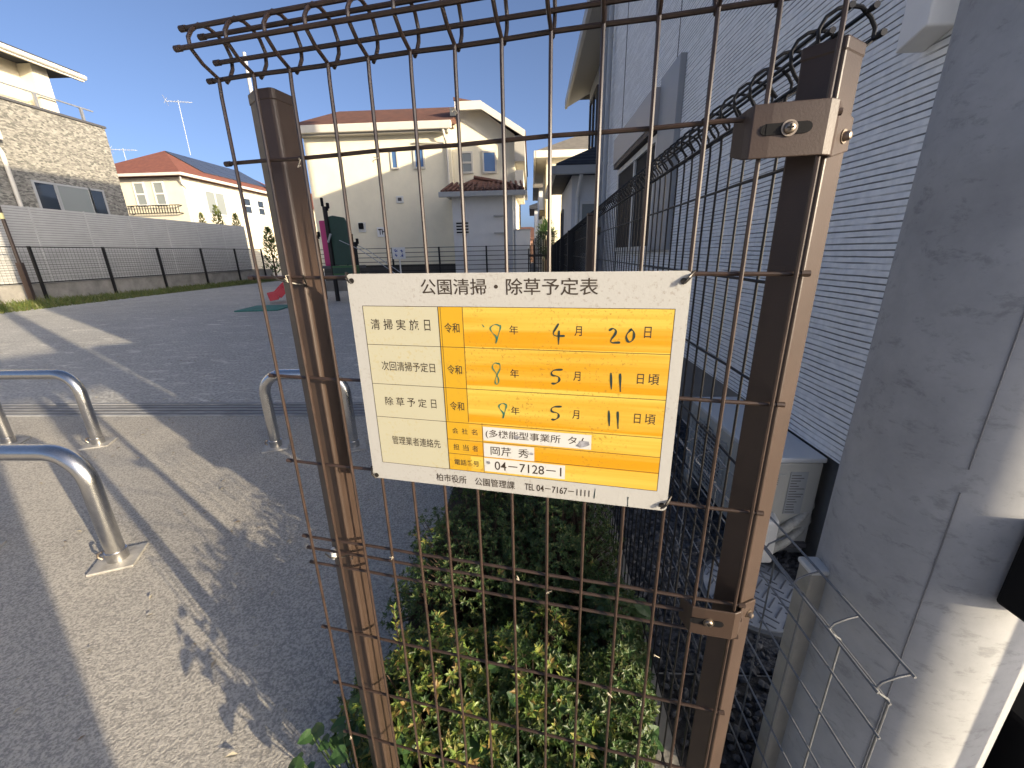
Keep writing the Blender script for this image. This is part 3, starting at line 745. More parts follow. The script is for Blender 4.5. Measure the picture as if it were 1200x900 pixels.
# air conditioner outdoor unit
AC = thing('air_conditioner', 'ivory outdoor air conditioner unit on plastic feet against the white house', 'air conditioner', (.93, 1.55, 0), 0)
hb(0, .26, 0, .74, .10, .50).build('case', AC_M, AC, bevel=.008)
hb(-.006, .266, -.006, .746, .502, .525).build('top_cover', mat("ac top", (.52, .54, .55), .4), AC, bevel=.006)
k_ = MB()
for i in range(15): k_.box(-.008, -.004, .26, .70, .135 + i * .022, .139 + i * .022)
for i in range(9): k_.box(-.0085, -.0045, .27 + i * .052, .274 + i * .052, .13, .46)
k_.build('grille', mat("grille", (.40, .40, .38), .5), AC)
k_ = MB(); k_.tube([(-.0035, .48, .29), (-.0015, .48, .29)], .165, 32); k_.build('fan_opening', DGREY, AC)
k_ = MB(); k_.box(.03, .115, -.008, -.0, .30, .45); k_.build('service_panel', AC_M, AC, bevel=.003)
k_ = MB()
for i in range(4): k_.box(.045, .085, -.0095, -.0085, .405 + i * .009, .408 + i * .009)
k_.build('panel_vent', BLACK, AC)
k_ = MB(); k_.box(.135, .205, -.003, -.0, .26, .46); lb = k_.build('label', mat("grey label", (.30, .32, .33), .5), AC)
k_ = MB()
for i in range(15): k_.box(.14, .14 + rng.uniform(.02, .06), -.0045, -.0035, .268 + i * .0125, .271 + i * .0125)
k_.build('label_print', DGREY, lb)
k_ = MB(); k_.prism([(.015, -.075), (.085, -.075), (.105, -.0), (.0, -.0)], .06, .27); k_.build('valve_cover', OFFW, AC, bevel=.012)
for dz in (0, -.075):
    k_ = MB(); k_.tube([(.09, -.03, .17 + dz), (.15, -.02, .20 + dz), (.21, .0, .24 + dz), (.262, .03, .28 + dz), (.275, .07, .34 + dz), (.275, .10, .5)], .019, 10)
    k_.build('pipe', mat("pipe wrap", (.36, .36, .33), .7, var=.25, vscale=60, bump=.4, bscale=90), AC, smooth=True)
for y in (.06, .60): hb(-.03, .30, y, y + .07, 0, .10).build('foot', mat("foot grey", (.28, .29, .28), .8), AC, bevel=.008)
hb(.03, .25, -.02, .02, .10, .12).build('drain_lip', DGREY, AC)

# manhole
mh = thing('manhole_cover', 'round pale blue manhole cover set in dark gravel behind the low fence', 'manhole cover', (.89, 1.36, 0), 0)
MHM = mat("cover iron", (.30, .33, .37), .5, .2, var=.15, vscale=10)
k_ = MB(); k_.tube([(0, 0, 0), (0, 0, .024)], .205, 48); k_.build('frame_ring', mat("ring iron", (.10, .11, .12), .6), mh)
k_ = MB(); k_.tube([(0, 0, 0), (0, 0, .028)], .188, 48); k_.build('lid', MHM, mh)
k_ = MB()
for i in range(-7, 8):
    for s_ in (1, -1):
        d_ = i * .024; hl = math.sqrt(max(0, .178 ** 2 - d_ ** 2))
        nseg = int(hl / .024)
        for j in range(-nseg, nseg + 1):
            if (i + j) % 2: continue
            c = Vector((d_, j * .024 * .98, .0285)); v_ = Vector((.012, .012 * s_, 0))
            if s_ == (1 if (i // 2 + j) % 2 else -1): k_.bar(c - v_, c + v_, .005, .003)
k_.build('tread', mat("tread iron", (.12, .13, .15), .5, .2), mh)

# ------------------------------------------------------------------ steel hoops
def hoop(label, x0, x1, y, h=.60, r=.036, group='steel hoop barriers at the park entrance'):
    w = (x1 - x0) / 2
    o = thing('hoop_barrier', label, 'hoop barrier', ((x0 + x1) / 2, y, 0), 0, group)
    k_ = MB(); br = .15; pts = [(-w, 0, .01), (-w, 0, h - br)]
    for i in range(1, 10):
        a = math.pi - i * math.pi / 18; pts.append((-w + br + br * math.cos(a), 0, h - r - br + br * math.sin(a) + .0))
    pts[1] = (-w, 0, h - r - br)
    pts += [(-x, yy, z) for x, yy, z in reversed(pts)]
    k_.tube(pts, r, 28); k_.build('hoop_pipe', STEEL, o, smooth=True)
    for s_ in (-1, 1):
        b_ = MB(); b_.box(-.085, .085, -.085, .085, .002, .014, M=Matrix.Translation((s_ * w, 0, 0)) @ Matrix.Rotation(R(24), 4, 'Z'))
        b_ = b_.build('base_plate', mat("plate steel", (.42, .40, .36), .55, .4, var=.25, vscale=20, bump=.2, bscale=80) if 'plate steel' not in bpy.data.materials else bpy.data.materials['plate steel'], o, bevel=.003)
        k_ = MB(); k_.tube([(s_ * w, 0, .014), (s_ * w, 0, .06)], r + .005, 28); k_.build('collar', STEEL, b_, smooth=True)
        k_ = MB(); k_.tube([(s_ * w - .045, -.028, .03), (s_ * w - .055, -.034, .045), (s_ * w - .052, -.032, .062), (s_ * w - .04, -.024, .066)], .006, 8)
        k_.build('lock_ring', ZINC, b_, smooth=True)
    return o
hoop('shiny steel hoop nearest the camera with its base plate in sunlight', -2.70, -1.95, 1.50)
hoop('steel hoop behind the nearest one, its curved shadow on the pavement', -4.07, -3.34, 2.72)
hoop('narrow steel hoop standing in shade behind the brown fence post', -1.905, -1.315, 2.68)

# ------------------------------------------------------------------ planting behind the mesh
def leaf(mb, c, d, n, l, w, fold=.25, sh=0):
    """pointed folded leaf"""
    d = d.normalized(); s_ = d.cross(n).normalized(); u = s_.cross(d).normalized()
    a, t = c, c + d * l - u * l * sh
    mid = c + d * l * .45
    mb.add([a, mid + s_ * w / 2 + u * w * fold, t, mid - s_ * w / 2 + u * w * fold, mid], [(0, 1, 4), (1, 2, 4), (2, 3, 4), (3, 0, 4)])
def shrub(label, x, y, rx, ry, h, n, young=.05, seed=0, group='azalea shrubs behind the mesh fence', ls=1.0):
    rg = random.Random(seed)
    o = thing('azalea_shrub', label, 'shrub', (x, y, .02), rg.uniform(-.4, .4), group)
    A, Y, Tw = MB(), MB(), MB()
    for i in range(n):
        th = rg.uniform(0, 6.283); ph = math.asin(rg.uniform(-.05, 1)); k_ = rg.uniform(.55, 1) ** .45
        dirv = Vector((math.cos(th) * math.cos(ph), math.sin(th) * math.cos(ph), math.sin(ph)))
        nz = 1 + .28 * noise.noise(dirv * 2.3 + Vector((seed, 0, 0))) + .14 * noise.noise(dirv * 6 + Vector((0, seed, 0)))
        c = Vector((dirv.x * rx, dirv.y * ry, .04 + dirv.z * h)) * k_ * nz
        if c.z < .015: c.z = .015 + rg.random() * .05
        ax = (dirv + Vector((rg.gauss(0, .35), rg.gauss(0, .35), rg.uniform(.2, .9)))).normalized()
        sy = rg.random() < young and k_ > .9
        mb = Y if sy else A
        sc = rg.uniform(.75, 1.25) * (1.1 if sy else .9) * ls
        e = ax.orthogonal().normalized(); f = ax.cross(e)
        m_ = rg.randint(5, 8); a0 = rg.uniform(0, 6)
        for j in range(m_):
            an = a0 + j * 6.283 / m_ + rg.uniform(-.3, .3); tilt = rg.uniform(.25, 1.1)
            d = (ax * tilt + (e * math.cos(an) + f * math.sin(an))).normalized()
            leaf(mb, c + ax * rg.uniform(-.004, .004), d, ax, .021 * sc * rg.uniform(.7, 1.2), .0085 * sc, .2, rg.uniform(-.1, .3))
        if i % 6 == 0: Tw.tube([(c.x * .25, c.y * .25, 0), (c.x * .65, c.y * .65, c.z * .55), tuple(c)], [.004, .0025, .001], 5)
    A.build('leaves', LEAF_A, o)
    if Y.v: Y.build('young_lit_leaves', LEAF_Y, o)
    Tw.build('twigs', TWIG, o)
    return o
shrub('low azalea shrub with yellow young leaves tinted as sunlit at the foot of the grooved post', -.27, .80, .24, .20, .30, 1900, .45, 11)  # extra bright young leaves here also imitate sun on the foliage
shrub('azalea shrub in the middle of the bed close behind the mesh', .0, .84, .24, .24, .27, 2300, .22, 12)
shrub('dark azalea shrub deep in the bed below the notice', -.22, 1.33, .29, .40, .36, 3600, .02, 13, 'azalea shrubs behind the mesh fence', .75)
shrub('tall dark azalea shrub under the right half of the notice', .10, 1.40, .24, .38, .38, 3400, .02, 14, 'azalea shrubs behind the mesh fence', .75)
shrub('narrow azalea shrub pressed against the side fence behind the corner post', .235, .92, .11, .34, .30, 1700, .0, 16, 'azalea shrubs behind the mesh fence', .85)
shrub('rearmost azalea shrub at the back of the planting bed', -.12, 2.02, .30, .40, .36, 2600, .01, 15, 'azalea shrubs behind the mesh fence', .75)
# one upright young shoot catching the sun
sh = thing('azalea_shoot', 'single upright shoot with orange and yellow leaves beside the grooved post', 'shoot', (-.352, .80, .02), 0)
k_ = MB(); k_.tube([(0, 0, 0), (.006, .004, .2), (.0, .0, .40), (-.004, 0, .47)], [.003, .0025, .002, .001], 6); k_.build('stem', TWIG, sh)
k_ = MB()
for i in range(34):
    z = .24 + .24 * i / 34; a_ = i * 2.4; d = Vector((math.cos(a_), math.sin(a_), .7 + .8 * i / 34))
    leaf(k_, Vector((0, 0, z)), d, Vector((0, 0, 1)), .026 - .006 * i / 34, .009, .2)
k_.build('leaves', LEAF_Y, sh)

def heart(mb, c, d, n, l):
    d = d.normalized(); s_ = d.cross(n).normalized(); u = s_.cross(d).normalized()
    o_ = [(0, 0), (.42, -.12), (.62, .15), (.52, .50), (.25, .82), (0, 1.0), (-.25, .82), (-.52, .5), (-.62, .15), (-.42, -.12)]
    vs = [c + d * (y * l) + s_ * (x * l * .72) + u * (abs(x) * l * .16 - y * y * l * .22) for x, y in o_] + [c + d * l * .45 - u * l * .04]
    mb.add(vs, [(i, (i + 1) % 10, 10) for i in range(10)])
def weed(label, x, y, n, h, r, seed, size=.06, group='broad leaved weeds at the foot of the mesh fence'):
    rg = random.Random(seed)
    o = thing('broadleaf_weed', label, 'weed', (x, y, .02), 0, group)
    A, S_ = MB(), MB()
    for i in range(n):
        a = rg.uniform(0, 6.283); rr_ = r * math.sqrt(rg.random()); z = h * rg.uniform(.35, 1)
        c = Vector((rr_ * math.cos(a), rr_ * math.sin(a), z))
        d = Vector((math.cos(a + rg.gauss(0, .7)), math.sin(a + rg.gauss(0, .7)), rg.uniform(-.5, .25)))
        nn = Vector((rg.gauss(0, .3), -.25 + rg.gauss(0, .3), 1))
        heart(A, c, d, nn, size * rg.uniform(.5, 1.2))
        S_.tube([(c.x * .3, c.y * .3, 0), (c.x * .75, c.y * .75, z * .6), tuple(c)], .0016, 5)
    A.build('leaves', LEAF_B, o); S_.build('stems', leaf_mat("weed stem", [(.05, .09, .03), (.08, .10, .04)], .1) if 'weed stem' not in bpy.data.materials else bpy.data.materials['weed stem'], o)
    return o
weed('broad leaved weed outside the grooved post, leaves over the pavement', -.44, .66, 60, .24, .13, 21, .045)
weed('sunlit broad leaved weed just right of the grooved post', -.22, .64, 32, .22, .11, 22, .055)
weed('broad leaved weed at the bottom middle of the mesh', .0, .62, 22, .16, .12, 23, .06)
weed('dark large leaved weed beside the shaded face of the corner post', .225, .66, 34, .20, .09, 24, .055)
weed('dark large leaved weed climbing the side fence', .26, .98, 26, .34, .09, 25, .065)
weed('broad leaved weed in the middle of the young shrubs', -.10, .78, 16, .30, .10, 26, .055)

lf = MB(); rg = random.Random(77)
for _ in range(900):
    x, y = rg.uniform(-14, 0), 3.6 + 12 * rg.random() ** 1.6
    if rg.random() < .12: x, y = rg.uniform(-3.2, -.3), rg.uniform(.6, 3.2)
    a = rg.uniform(0, 6.28); l = rg.uniform(.015, .035)
    leaf(lf, Vector((x, y, .010)), Vector((math.cos(a), math.sin(a), rg.uniform(0, .25))), Vector((0, 0, 1)), l, l * .45, .3)
lf.build('leaf_litter', leaf_mat("dead leaf", [(.30, .26, .18), (.42, .38, .29), (.22, .16, .10)], .1), kind='stuff')

# ------------------------------------------------------------------ LEFT SIDE OF THE PARK
gs = MB(); rg = random.Random(5)
for _ in range(9000):
    y = rg.uniform(9.2, 27); x = -17.35 + rg.random() ** .8 * (2.6 - (y - 10) * .06)
    if y < 11 and rg.random() < .3: continue
    h = rg.uniform(.05, .20) * (1.5 if y < 14.5 and x < -15 else 1) * (1 - .75 * (x + 17.35) / 3.2) + .02
    a = rg.uniform(0, 6.28); w = rg.uniform(.012, .03)
    b_ = Vector((x, y, 0)); s_ = Vector((math.cos(a), math.sin(a), 0)) * w; t = Vector((rg.gauss(0, .5) * h, rg.gauss(0, .5) * h, h))
    gs.add([b_ - s_, b_ + s_, b_ + t], [(0, 1, 2)])
gs.build('grass', GRASS, kind='stuff')
gb = MB(); gb.box(-17.5, -15.2, 8.5, 28, -.1, .012); gb.build('grass_verge', mat("verge soil", (.10, .11, .05), .95, var=.4, vscale=3, bump=.6, bscale=20), kind='structure')
cw = thing('retaining_wall', 'low stained concrete wall under the dark mesh fence on the left', 'wall', (-17.75, 19, 0), 0)
hb(-.12, .12, -11, 9.2, 0, .62).build('wall_body', BLOCK, cw)
MF = thing('park_boundary_fence', 'dark mesh fence with posts in front of the grey louvre fence', 'fence', (-17.55, 0, 0), 0)
MESHM = mat("boundary mesh", (.05, .048, .045), .6)
k_ = MB()
for i in range(150): k_.bar((0, 8.5 + i * .125, .64), (0, 8.5 + i * .125, 1.86), .006)
for j in range(9): k_.bar((0, 8.5, .66 + j * .15), (0, 27.2, .66 + j * .15), .008)
k_.build('mesh_panel', MESHM, MF)
for z in (1.87, .66): MB().bar((0, 8.5, z), (0, 27.2, z), .034).build('rail', BLACK_W, MF)
for y in (9.0, 11.6, 14.3, 16.9, 19.45, 22.1, 24.7, 27.2):
    hb(-.03, .05, y - .035, y + .035, 0, 1.9).build('post', BLACK_W, MF)
sp = thing('sign_post', 'brown steel post with a yellow band standing in the left verge', 'post', (-17.15, 13.55, 0), R(20))
k_ = MB(); k_.box(-.07, .07, -.07, .07, 0, 1.35); k_.build('stub', BROWN, sp)
k_ = MB(); k_.cyl((0, 0), .05, 1.35, 3.4, n=14); k_.build('pipe', BROWN, sp); k_ = MB(); k_.cyl((0, 0), .053, 2.72, 2.9, n=14); k_.build('band', mat("reflective yellow", (.7, .65, .3), .5), sp)
GF = thing('louvre_fence', 'tall grey horizontal louvre fence along the left edge of the park', 'fence', (-18.35, 19, 0), 0)
k_ = MB()
for i in range(37): k_.box(-.02, .0 + .012 * (i % 2), -9.5, 8.2, .04 + i * .088, .112 + i * .088)
k_.build('louvre', LOUV, GF); hb(-.05, -.02, -9.5, 8.2, 0, 3.28).build('backing', mat("louvre gap", (.17, .17, .16), .7), GF)
for i in range(10):
    y = -9.5 + i * 1.96
    hb(.0, .022, y - .03, y + .03, 0, 3.3).build('post', LOUV, GF)
def conifer(label, x, y, z, h, r, seed, m_=None, cat='tree', group=None):
    rg_ = random.Random(seed); o = thing('conifer_tree', label, cat, (x, y, z), 0, group)
    k_ = MB(); k_.tube([(0, 0, 0), (0, 0, h * .85)], [r * .12, .008], 8); k_.build('trunk', TWIG, o)
    k_ = MB()
    for _ in range(700):
        u = rg_.random() ** .8; zz_ = h * (.08 + .92 * u); rad = r * (1 - u) ** .7 * rg_.uniform(.5, 1.1) + .02
        a = rg_.uniform(0, 6.28); c = Vector((rad * math.cos(a), rad * math.sin(a), zz_))
        leaf(k_, c, Vector((math.cos(a), math.sin(a), rg_.uniform(.4, 1.5))), Vector((0, 0, 1)), .13 * r / .4, .05 * r / .4, .2)
    k_.build('crown', m_ or LEAF_C, o); return o
conifer('small sunlit conifer showing first above the louvre fence', -19.0, 24.6, 1.6, 2.25, .34, 31, group='conifers behind the louvre fence')
conifer('larger sunlit conifer between two smaller ones above the louvre fence', -19.0, 25.9, 1.6, 2.75, .5, 32, group='conifers behind the louvre fence')
conifer('small conifer farthest along the top of the louvre fence', -19.0, 27.5, 1.6, 2.45, .45, 33, group='conifers behind the louvre fence')
conifer('dark bushy conifer at the far end of the louvre fence', -17.7, 28.6, 0, 3.2, .7, 34, LEAF_A)

def window(parent, M, w, h, glass=GLASS, frame=OFFW, fr=.06, split=False, depth=.05):
    k_ = MB(); k_.box(-w / 2 - fr, -w / 2, 0, depth, -fr, h + fr, M=M); k_.box(w / 2, w / 2 + fr, 0, depth, -fr, h + fr, M=M)
    k_.box(-w / 2, w / 2, 0, depth, h, h + fr, M=M); k_.box(-w / 2, w / 2, 0, depth + .03, -fr, 0, M=M)
    if split == 'v': k_.box(-fr / 2, fr / 2, 0, depth, 0, h, M=M)
    if split == 'h': k_.box(-w / 2, w / 2, 0, depth, h / 2 - fr / 2, h / 2 + fr / 2, M=M)
    f_ = k_.build('window', frame, parent)
    k_ = MB(); k_.box(-w / 2, w / 2, .002, depth * .4, 0, h, M=M); k_.build('pane', glass, f_)
    return f_
def onY(x, y, z): return Matrix.Translation((x, y, z)) @ Matrix.Rotation(math.pi, 4, 'Z')      # on a wall that faces -y
def onX(x, y, z): return Matrix.Translation((x, y, z)) @ Matrix.Rotation(-math.pi / 2, 4, 'Z')  # on a wall that faces +x
def onXm(x, y, z): return Matrix.Translation((x, y, z)) @ Matrix.Rotation(math.pi / 2, 4, 'Z')  # faces -x
def hip(x0, x1, y0, y1, z, ridge, zr, th=.16):
    """hip roof with eave thickness; ridge = two (x, y) points"""
    a, b_ = ridge
    vs = [(x0, y0, z), (x1, y0, z), (x1, y1, z), (x0, y1, z), (a[0], a[1], zr), (b_[0], b_[1], zr)]
    vs += [(x0, y0, z - th), (x1, y0, z - th), (x1, y1, z - th), (x0, y1, z - th)]
    k_ = MB()
    if abs(a[0] - b_[0]) > abs(a[1] - b_[1]): top = [(0, 1, 5, 4), (1, 2, 5), (2, 3, 4, 5), (3, 0, 4)]
    else: top = [(0, 1, 4), (1, 2, 5, 4), (2, 3, 5), (3, 0, 4, 5)]
    return k_.add(vs, top + [(0, 6, 7, 1), (1, 7, 8, 2), (2, 8, 9, 3), (3, 9, 6, 0), (9, 8, 7, 6)])
def gutter(parent, x0, x1, y0, y1, z, m_=TRIM, w=.12, h=.16):
    k_ = MB()
    k_.box(x0 - w, x1 + w, y0 - w, y0, z - h, z + .02); k_.box(x0 - w, x1 + w, y1, y1 + w, z - h, z + .02)
    k_.box(x0 - w, x0, y0, y1, z - h, z + .02); k_.box(x1, x1 + w, y0, y1, z - h, z + .02)
    return k_.build('gutter', m_, parent, bevel=.02)

# stone-clad house, far left
BH = thing('stone_clad_house', 'house clad in grey stacked stone with a roof balcony above the louvre fence', 'house', (-20, 0, 0), 0)
hb(-9, 0, 6, 21.1, 0, 7.25).build('wall', STONE, BH)
hb(-9.05, .05, 5.9, 21.15, 7.27, 7.36).build('coping', DGREY, BH)
hb(-8, -.75, 6, 19.35, 7.37, 9.05).build('upper_wall', CREAM2, BH)
hb(-.74, -.15, 18.75, 19.35, 7.37, 9.0).build('fin_wall', CREAM2, BH)
k_ = MB(); k_.add([(-8, 5, 9.1), (.35, 5, 9.02), (.35, 20.3, 9.02), (-8, 20.3, 9.1), (-8, 5, 9.35), (.35, 5, 9.2), (.35, 20.3, 9.2), (-8, 20.3, 9.35)], [(0, 3, 2, 1), (4, 5, 6, 7), (0, 1, 5, 4), (1, 2, 6, 5), (2, 3, 7, 6), (3, 0, 4, 7)])
rf = k_.build('roof', ROOF_D, BH); k_ = MB(); k_.tube([(.42, 5, 9.02), (.42, 20.4, 9.02)], .1, 10); k_.box(.30, .40, 5, 20.35, 8.86, 8.98); k_.build('gutter', TRIM, rf)
k_ = MB(); k_.bar((.0, 6, 7.86), (.0, 20.75, 7.86), .05)
for y in (8, 10.2, 12.4, 14.6, 16.8, 18.4, 20.2): k_.bar((0, y, 7.36), (0, y, 7.86), .09)
k_.build('handrail', mat("rail steel", (.25, .26, .28), .4, .4), BH)
window(BH, onX(0.0, 17.62, 3.1), .72, 1.33, GLASS, GTRIM, .07); window(BH, onX(0.0, 18.75, 3.1), 1.3, 1.33, FROST, GTRIM, .07); window(BH, onX(0.0, 19.75, 3.1), .55, 1.33, GLASS, GTRIM, .07)
k_ = MB(); k_.tube([(.12, 16.45, 3), (.12, 16.45, 5.3), (.12, 16.2, 5.9)], .07, 10); k_.box(.02, .3, 16.0, 16.5, 5.75, 6.1); k_.build('downpipe', TRIM, BH)

# cream house with solar panels
CH = thing('cream_house', 'cream house with a red hip roof carrying solar panels', 'house', (-24, 30, 0), 0)
hb(-7, 0, 0, 13, 0, 6.75).build('wall', CREAM2, CH)
hip(-7.5, .45, -.5, 13.5, 6.95, ((-3.3, 3.2), (-3.3, 10.5)), 9.1).build('roof', ROOF_R, CH)
gutter(CH, -7.5, .45, -.5, 13.5, 6.92)
k_ = MB()
def slope(u, v_): # u along y, v from eave to ridge on the +x slope
    return Vector((.45 + (-3.3 - .45) * v_, u, 6.95 + (9.1 - 6.95) * v_ + .10))
for i in range(5):
    for j in range(3):
        y0, y1 = 2.9 + i * 1.62, 2.9 + i * 1.62 + 1.56; a0, a1 = .24 + j * .23, .24 + j * .23 + .22
        if y0 < 3.2 * (a1) - .2: y0 = 3.2 * a1 - .2
        k_.add([slope(y0, a0), slope(y1, a0), slope(y1, a1), slope(y0, a1), slope(y0, a0) - Vector((0, 0, .06)), slope(y1, a0) - Vector((0, 0, .06)), slope(y1, a1) - Vector((0, 0, .06)), slope(y0, a1) - Vector((0, 0, .06))], [(0, 1, 2, 3), (7, 6, 5, 4), (0, 4, 5, 1), (1, 5, 6, 2), (2, 6, 7, 3), (3, 7, 4, 0)])
k_.build('solar_panel', SOLAR, CH)
for x in (-3.15, -1.75): window(CH, onY(x, 0, 5.05), .62, 1.35, FROST, OFFW, .10, 'h', .06)
k_ = MB()
for i in range(19): k_.bar((-4.0 + i * .2, -.35, 4.45), (-4.0 + i * .2, -.35, 4.95), .03)
k_.bar((-4.05, -.35, 4.95), (-.35, -.35, 4.95), .05); k_.bar((-4.05, -.35, 4.45), (-.35, -.35, 4.45), .05)
for x in (-4.0, -.4): k_.bar((x, -.35, 4.45), (x, 0, 4.45), .05); k_.bar((x, -.35, 4.95), (x, 0, 4.95), .05)
k_.build('flower_rail', BLACK, CH)
window(CH, onX(0, 2.9, 4.6), 1.9, 1.5, FROST, OFFW, .09, 'v'); window(CH, onX(0, 6.6, 5.0), .8, 1.1, GLASS, OFFW, .09, 'h'); window(CH, onX(0, 8.4, 5.0), .8, 1.1, GLASS, OFFW, .09, 'h')
k_ = MB(); k_.tube([(.25, -.35, 6.7), (.10, -.12, 6.3), (.08, .25, 6.0), (.08, .25, 1)], .05, 8); k_.build('downpipe', OFFW, CH)
k_ = MB(); k_.box(0, .25, 9.7, 12.9, 3.2, 6.6); k_.build('side_bay', CREAM2, CH)
# annex roof beyond
AN = thing('red_roof_annex', 'small cream house with red roof half hidden behind the grooved post', 'house', (-25, 46, 0), 0)
hb(0, 5, 0, 6, 0, 6.2).build('wall', CREAM2, AN); hip(-.4, 5.5, -.4, 6.4, 6.3, ((1.6, 2.8), (3.4, 2.8)), 8.6).build('roof', ROOF_R, AN)

def antenna(label, x, y, z, h):
    o = thing('tv_antenna', label, 'antenna', (x, y, z), .3, 'rooftop television antennas')
    k_ = MB(); k_.tube([(0, 0, 0), (0, 0, h)], .022, 6); k_.build('mast', GREYP, o)
    k_ = MB(); k_.bar((-.8, 0, h - .1), (.9, 0, h - .1), .03)
    for i in range(8): k_.bar((-.75 + i * .2, -.25, h - .1), (-.75 + i * .2, .25, h - .1), .015)
    k_.bar((-.8, -.3, h + .2), (-.8, .3, h - .3), .02); k_.bar((-.8, -.3, h - .3), (-.8, .3, h + .2), .02); k_.build('boom', GREYP, o)
antenna('tall antenna on the peak of the red solar roof', -25.9, 33.9, 8.9, 3.6)
antenna('short antenna at the left end of the red solar roof', -30.3, 33, 7.6, 1.7)

# ------------------------------------------------------------------ FAR CREAM HOUSE facing the park
FY = 18.0
FH = thing('cream_house', 'large cream house with brown roof at the back of the park, half in shade', 'house', (0, FY, 0), 0)
hb(-9.0, -3.15, 0, 9, .95, 6.0).build('wall', CREAM, FH)
k_ = MB(); k_.add([(-3.14, .25, .95), (-.65, .25, .95), (-.65, 9, .95), (-3.14, 9, .95), (-3.14, .25, 6.75), (-1.9, .25, 6.6), (-.65, .25, 5.75), (-.65, 9, 5.75), (-1.9, 9, 6.6), (-3.14, 9, 6.75)],
      [(0, 1, 6, 5, 4), (3, 9, 8, 7, 2), (0, 4, 9, 3), (1, 2, 7, 6), (4, 5, 8, 9), (5, 6, 7, 8), (0, 3, 2, 1)]); k_.build('wing_wall', CREAM, FH)
hb(-9.0, -.66, .06, 8.9, 0, .95).build('plinth', mat("dark plinth", (.06, .058, .055), .9, var=.2, vscale=3), FH)
k_ = MB(); k_.add([(-9.4, -.35, 6.18), (-3.0, -.35, 6.18), (-2.55, 2.1, 7.30), (-8.3, 2.1, 7.30), (-9.4, 9, 6.18), (-3, 9, 6.18), (-9.4, -.35, 6.02), (-3.0, -.35, 6.02), (-9.4, 9, 6.02), (-3, 9, 6.02), (-2.55, 2.1, 6.7), (-2.55, 9, 6.7), (-2.55, 9, 7.3)],
      [(0, 1, 2, 3), (0, 3, 4), (6, 7, 1, 0), (8, 9, 7, 6), (6, 0, 4, 8), (1, 7, 10, 2), (3, 2, 12, 5, 4), (2, 10, 11, 12)]); k_.build('roof', ROOF_B, FH)
k_ = MB(); k_.add([(-2.9, -.25, 6.93), (-1.85, -.25, 6.72), (-.2, -.25, 5.72), (-.2, 9, 5.72), (-1.85, 9, 6.72), (-2.9, 9, 6.93), (-2.9, -.25, 6.83), (-1.85, -.25, 6.60), (-.2, -.25, 5.60), (-.2, 9, 5.60), (-1.85, 9, 6.6), (-2.9, 9, 6.83)],
      [(0, 1, 4, 5), (1, 2, 3, 4), (6, 11, 10, 7), (7, 10, 9, 8), (0, 6, 7, 1), (1, 7, 8, 2), (2, 8, 9, 3)]); k_.build('roof', ROOF_B, FH)
k_ = MB(); k_.box(-2.85, -1.85, -.33, -.20, 6.48, 6.76)
k_.add([(-1.85, -.33, 6.48), (-.22, -.33, 5.50), (-.22, -.2, 5.50), (-1.85, -.2, 6.48), (-1.85, -.33, 6.74), (-.22, -.33, 5.74), (-.22, -.2, 5.74), (-1.85, -.2, 6.74)], [(0, 1, 5, 4), (1, 2, 6, 5), (3, 7, 6, 2), (4, 5, 6, 7), (0, 3, 2, 1), (0, 4, 7, 3)]); k_.build('bargeboard', TRIM, FH)
hb(-.64, -.25, -.2, 9, 4.72, 5.6).build('side_eave', SOFFIT, FH)
hb(-.64, -.32, 0, 4, 3.6, 4.45).build('side_bay', TRIM, FH)
hb(-9.4, -3.0, -.48, -.36, 5.86, 6.14).build('gutter', TRIM, FH, bevel=.03)
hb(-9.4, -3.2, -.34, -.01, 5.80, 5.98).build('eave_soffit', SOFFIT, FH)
k_ = MB(); k_.tube([(-3.35, -.4, 5.9), (-3.3, -.3, 5.6), (-3.28, -.08, 5.4), (-3.28, -.08, 3.9)], .05, 8); k_.tube([(-4.6, -.08, 5.52), (-3.4, -.08, 5.45)], .035, 8); k_.build('downpipe', TRIM, FH)
window(FH, onY(-5.42, 0, 4.66), .18, .64, GLASSB, TRIM, .06, False); window(FH, onY(-4.42, 0, 4.66), .32, .70, GLASSB, TRIM, .07)
window(FH, onY(-2.57, .25, 4.48), .36, .66, FROST, TRIM, .07, 'h'); window(FH, onY(-1.66, .25, 4.46), .44, .68, GLASSB, TRIM, .07)
# porch bay with tiled hip roof
hb(-3.05, -.62, -1.0, .24, .4, 3.42).build('bay_wall', PALE, FH)
TILE = roof_mat("clay tile", (.17, .085, .06), (.08, .045, .04), 9, 3)
_w = N(TILE, 'ShaderNodeTexVoronoi', Scale=7.0); _t = N(TILE, 'ShaderNodeTexCoord'); L(TILE, _t.outputs['Object'], _w.inputs['Vector'])
_rp = N(TILE, 'ShaderNodeValToRGB'); _rp.color_ramp.elements[0].color = (.21, .10, .07, 1); _rp.color_ramp.elements[1].color = (.075, .04, .035, 1); L(TILE, _w.outputs['Color'], _rp.inputs[0]); L(TILE, _rp.outputs[0], P(TILE).inputs['Base Color'])
k_ = MB(); k_.add([(-3.35, -1.35, 3.55), (-.28, -1.35, 3.55), (-.28, .24, 3.55), (-3.35, .24, 3.55), (-2.3, .20, 4.22), (-1.0, .20, 3.98)], [(0, 1, 5, 4), (1, 2, 5), (0, 4, 3), (3, 4, 5, 2), (0, 3, 2, 1)])
pr_ = k_.build('porch_roof', TILE, FH)
k_ = MB()
for i in range(17):
    x = -3.35 + i * .19; k_.tube([(x, -1.37, 3.57), (x + (.3 if x < -2.3 else -.1 * (x > -1)), -.6, 3.57 + .38)], .05, 7)
k_.build('tile_ridge', TILE, pr_)
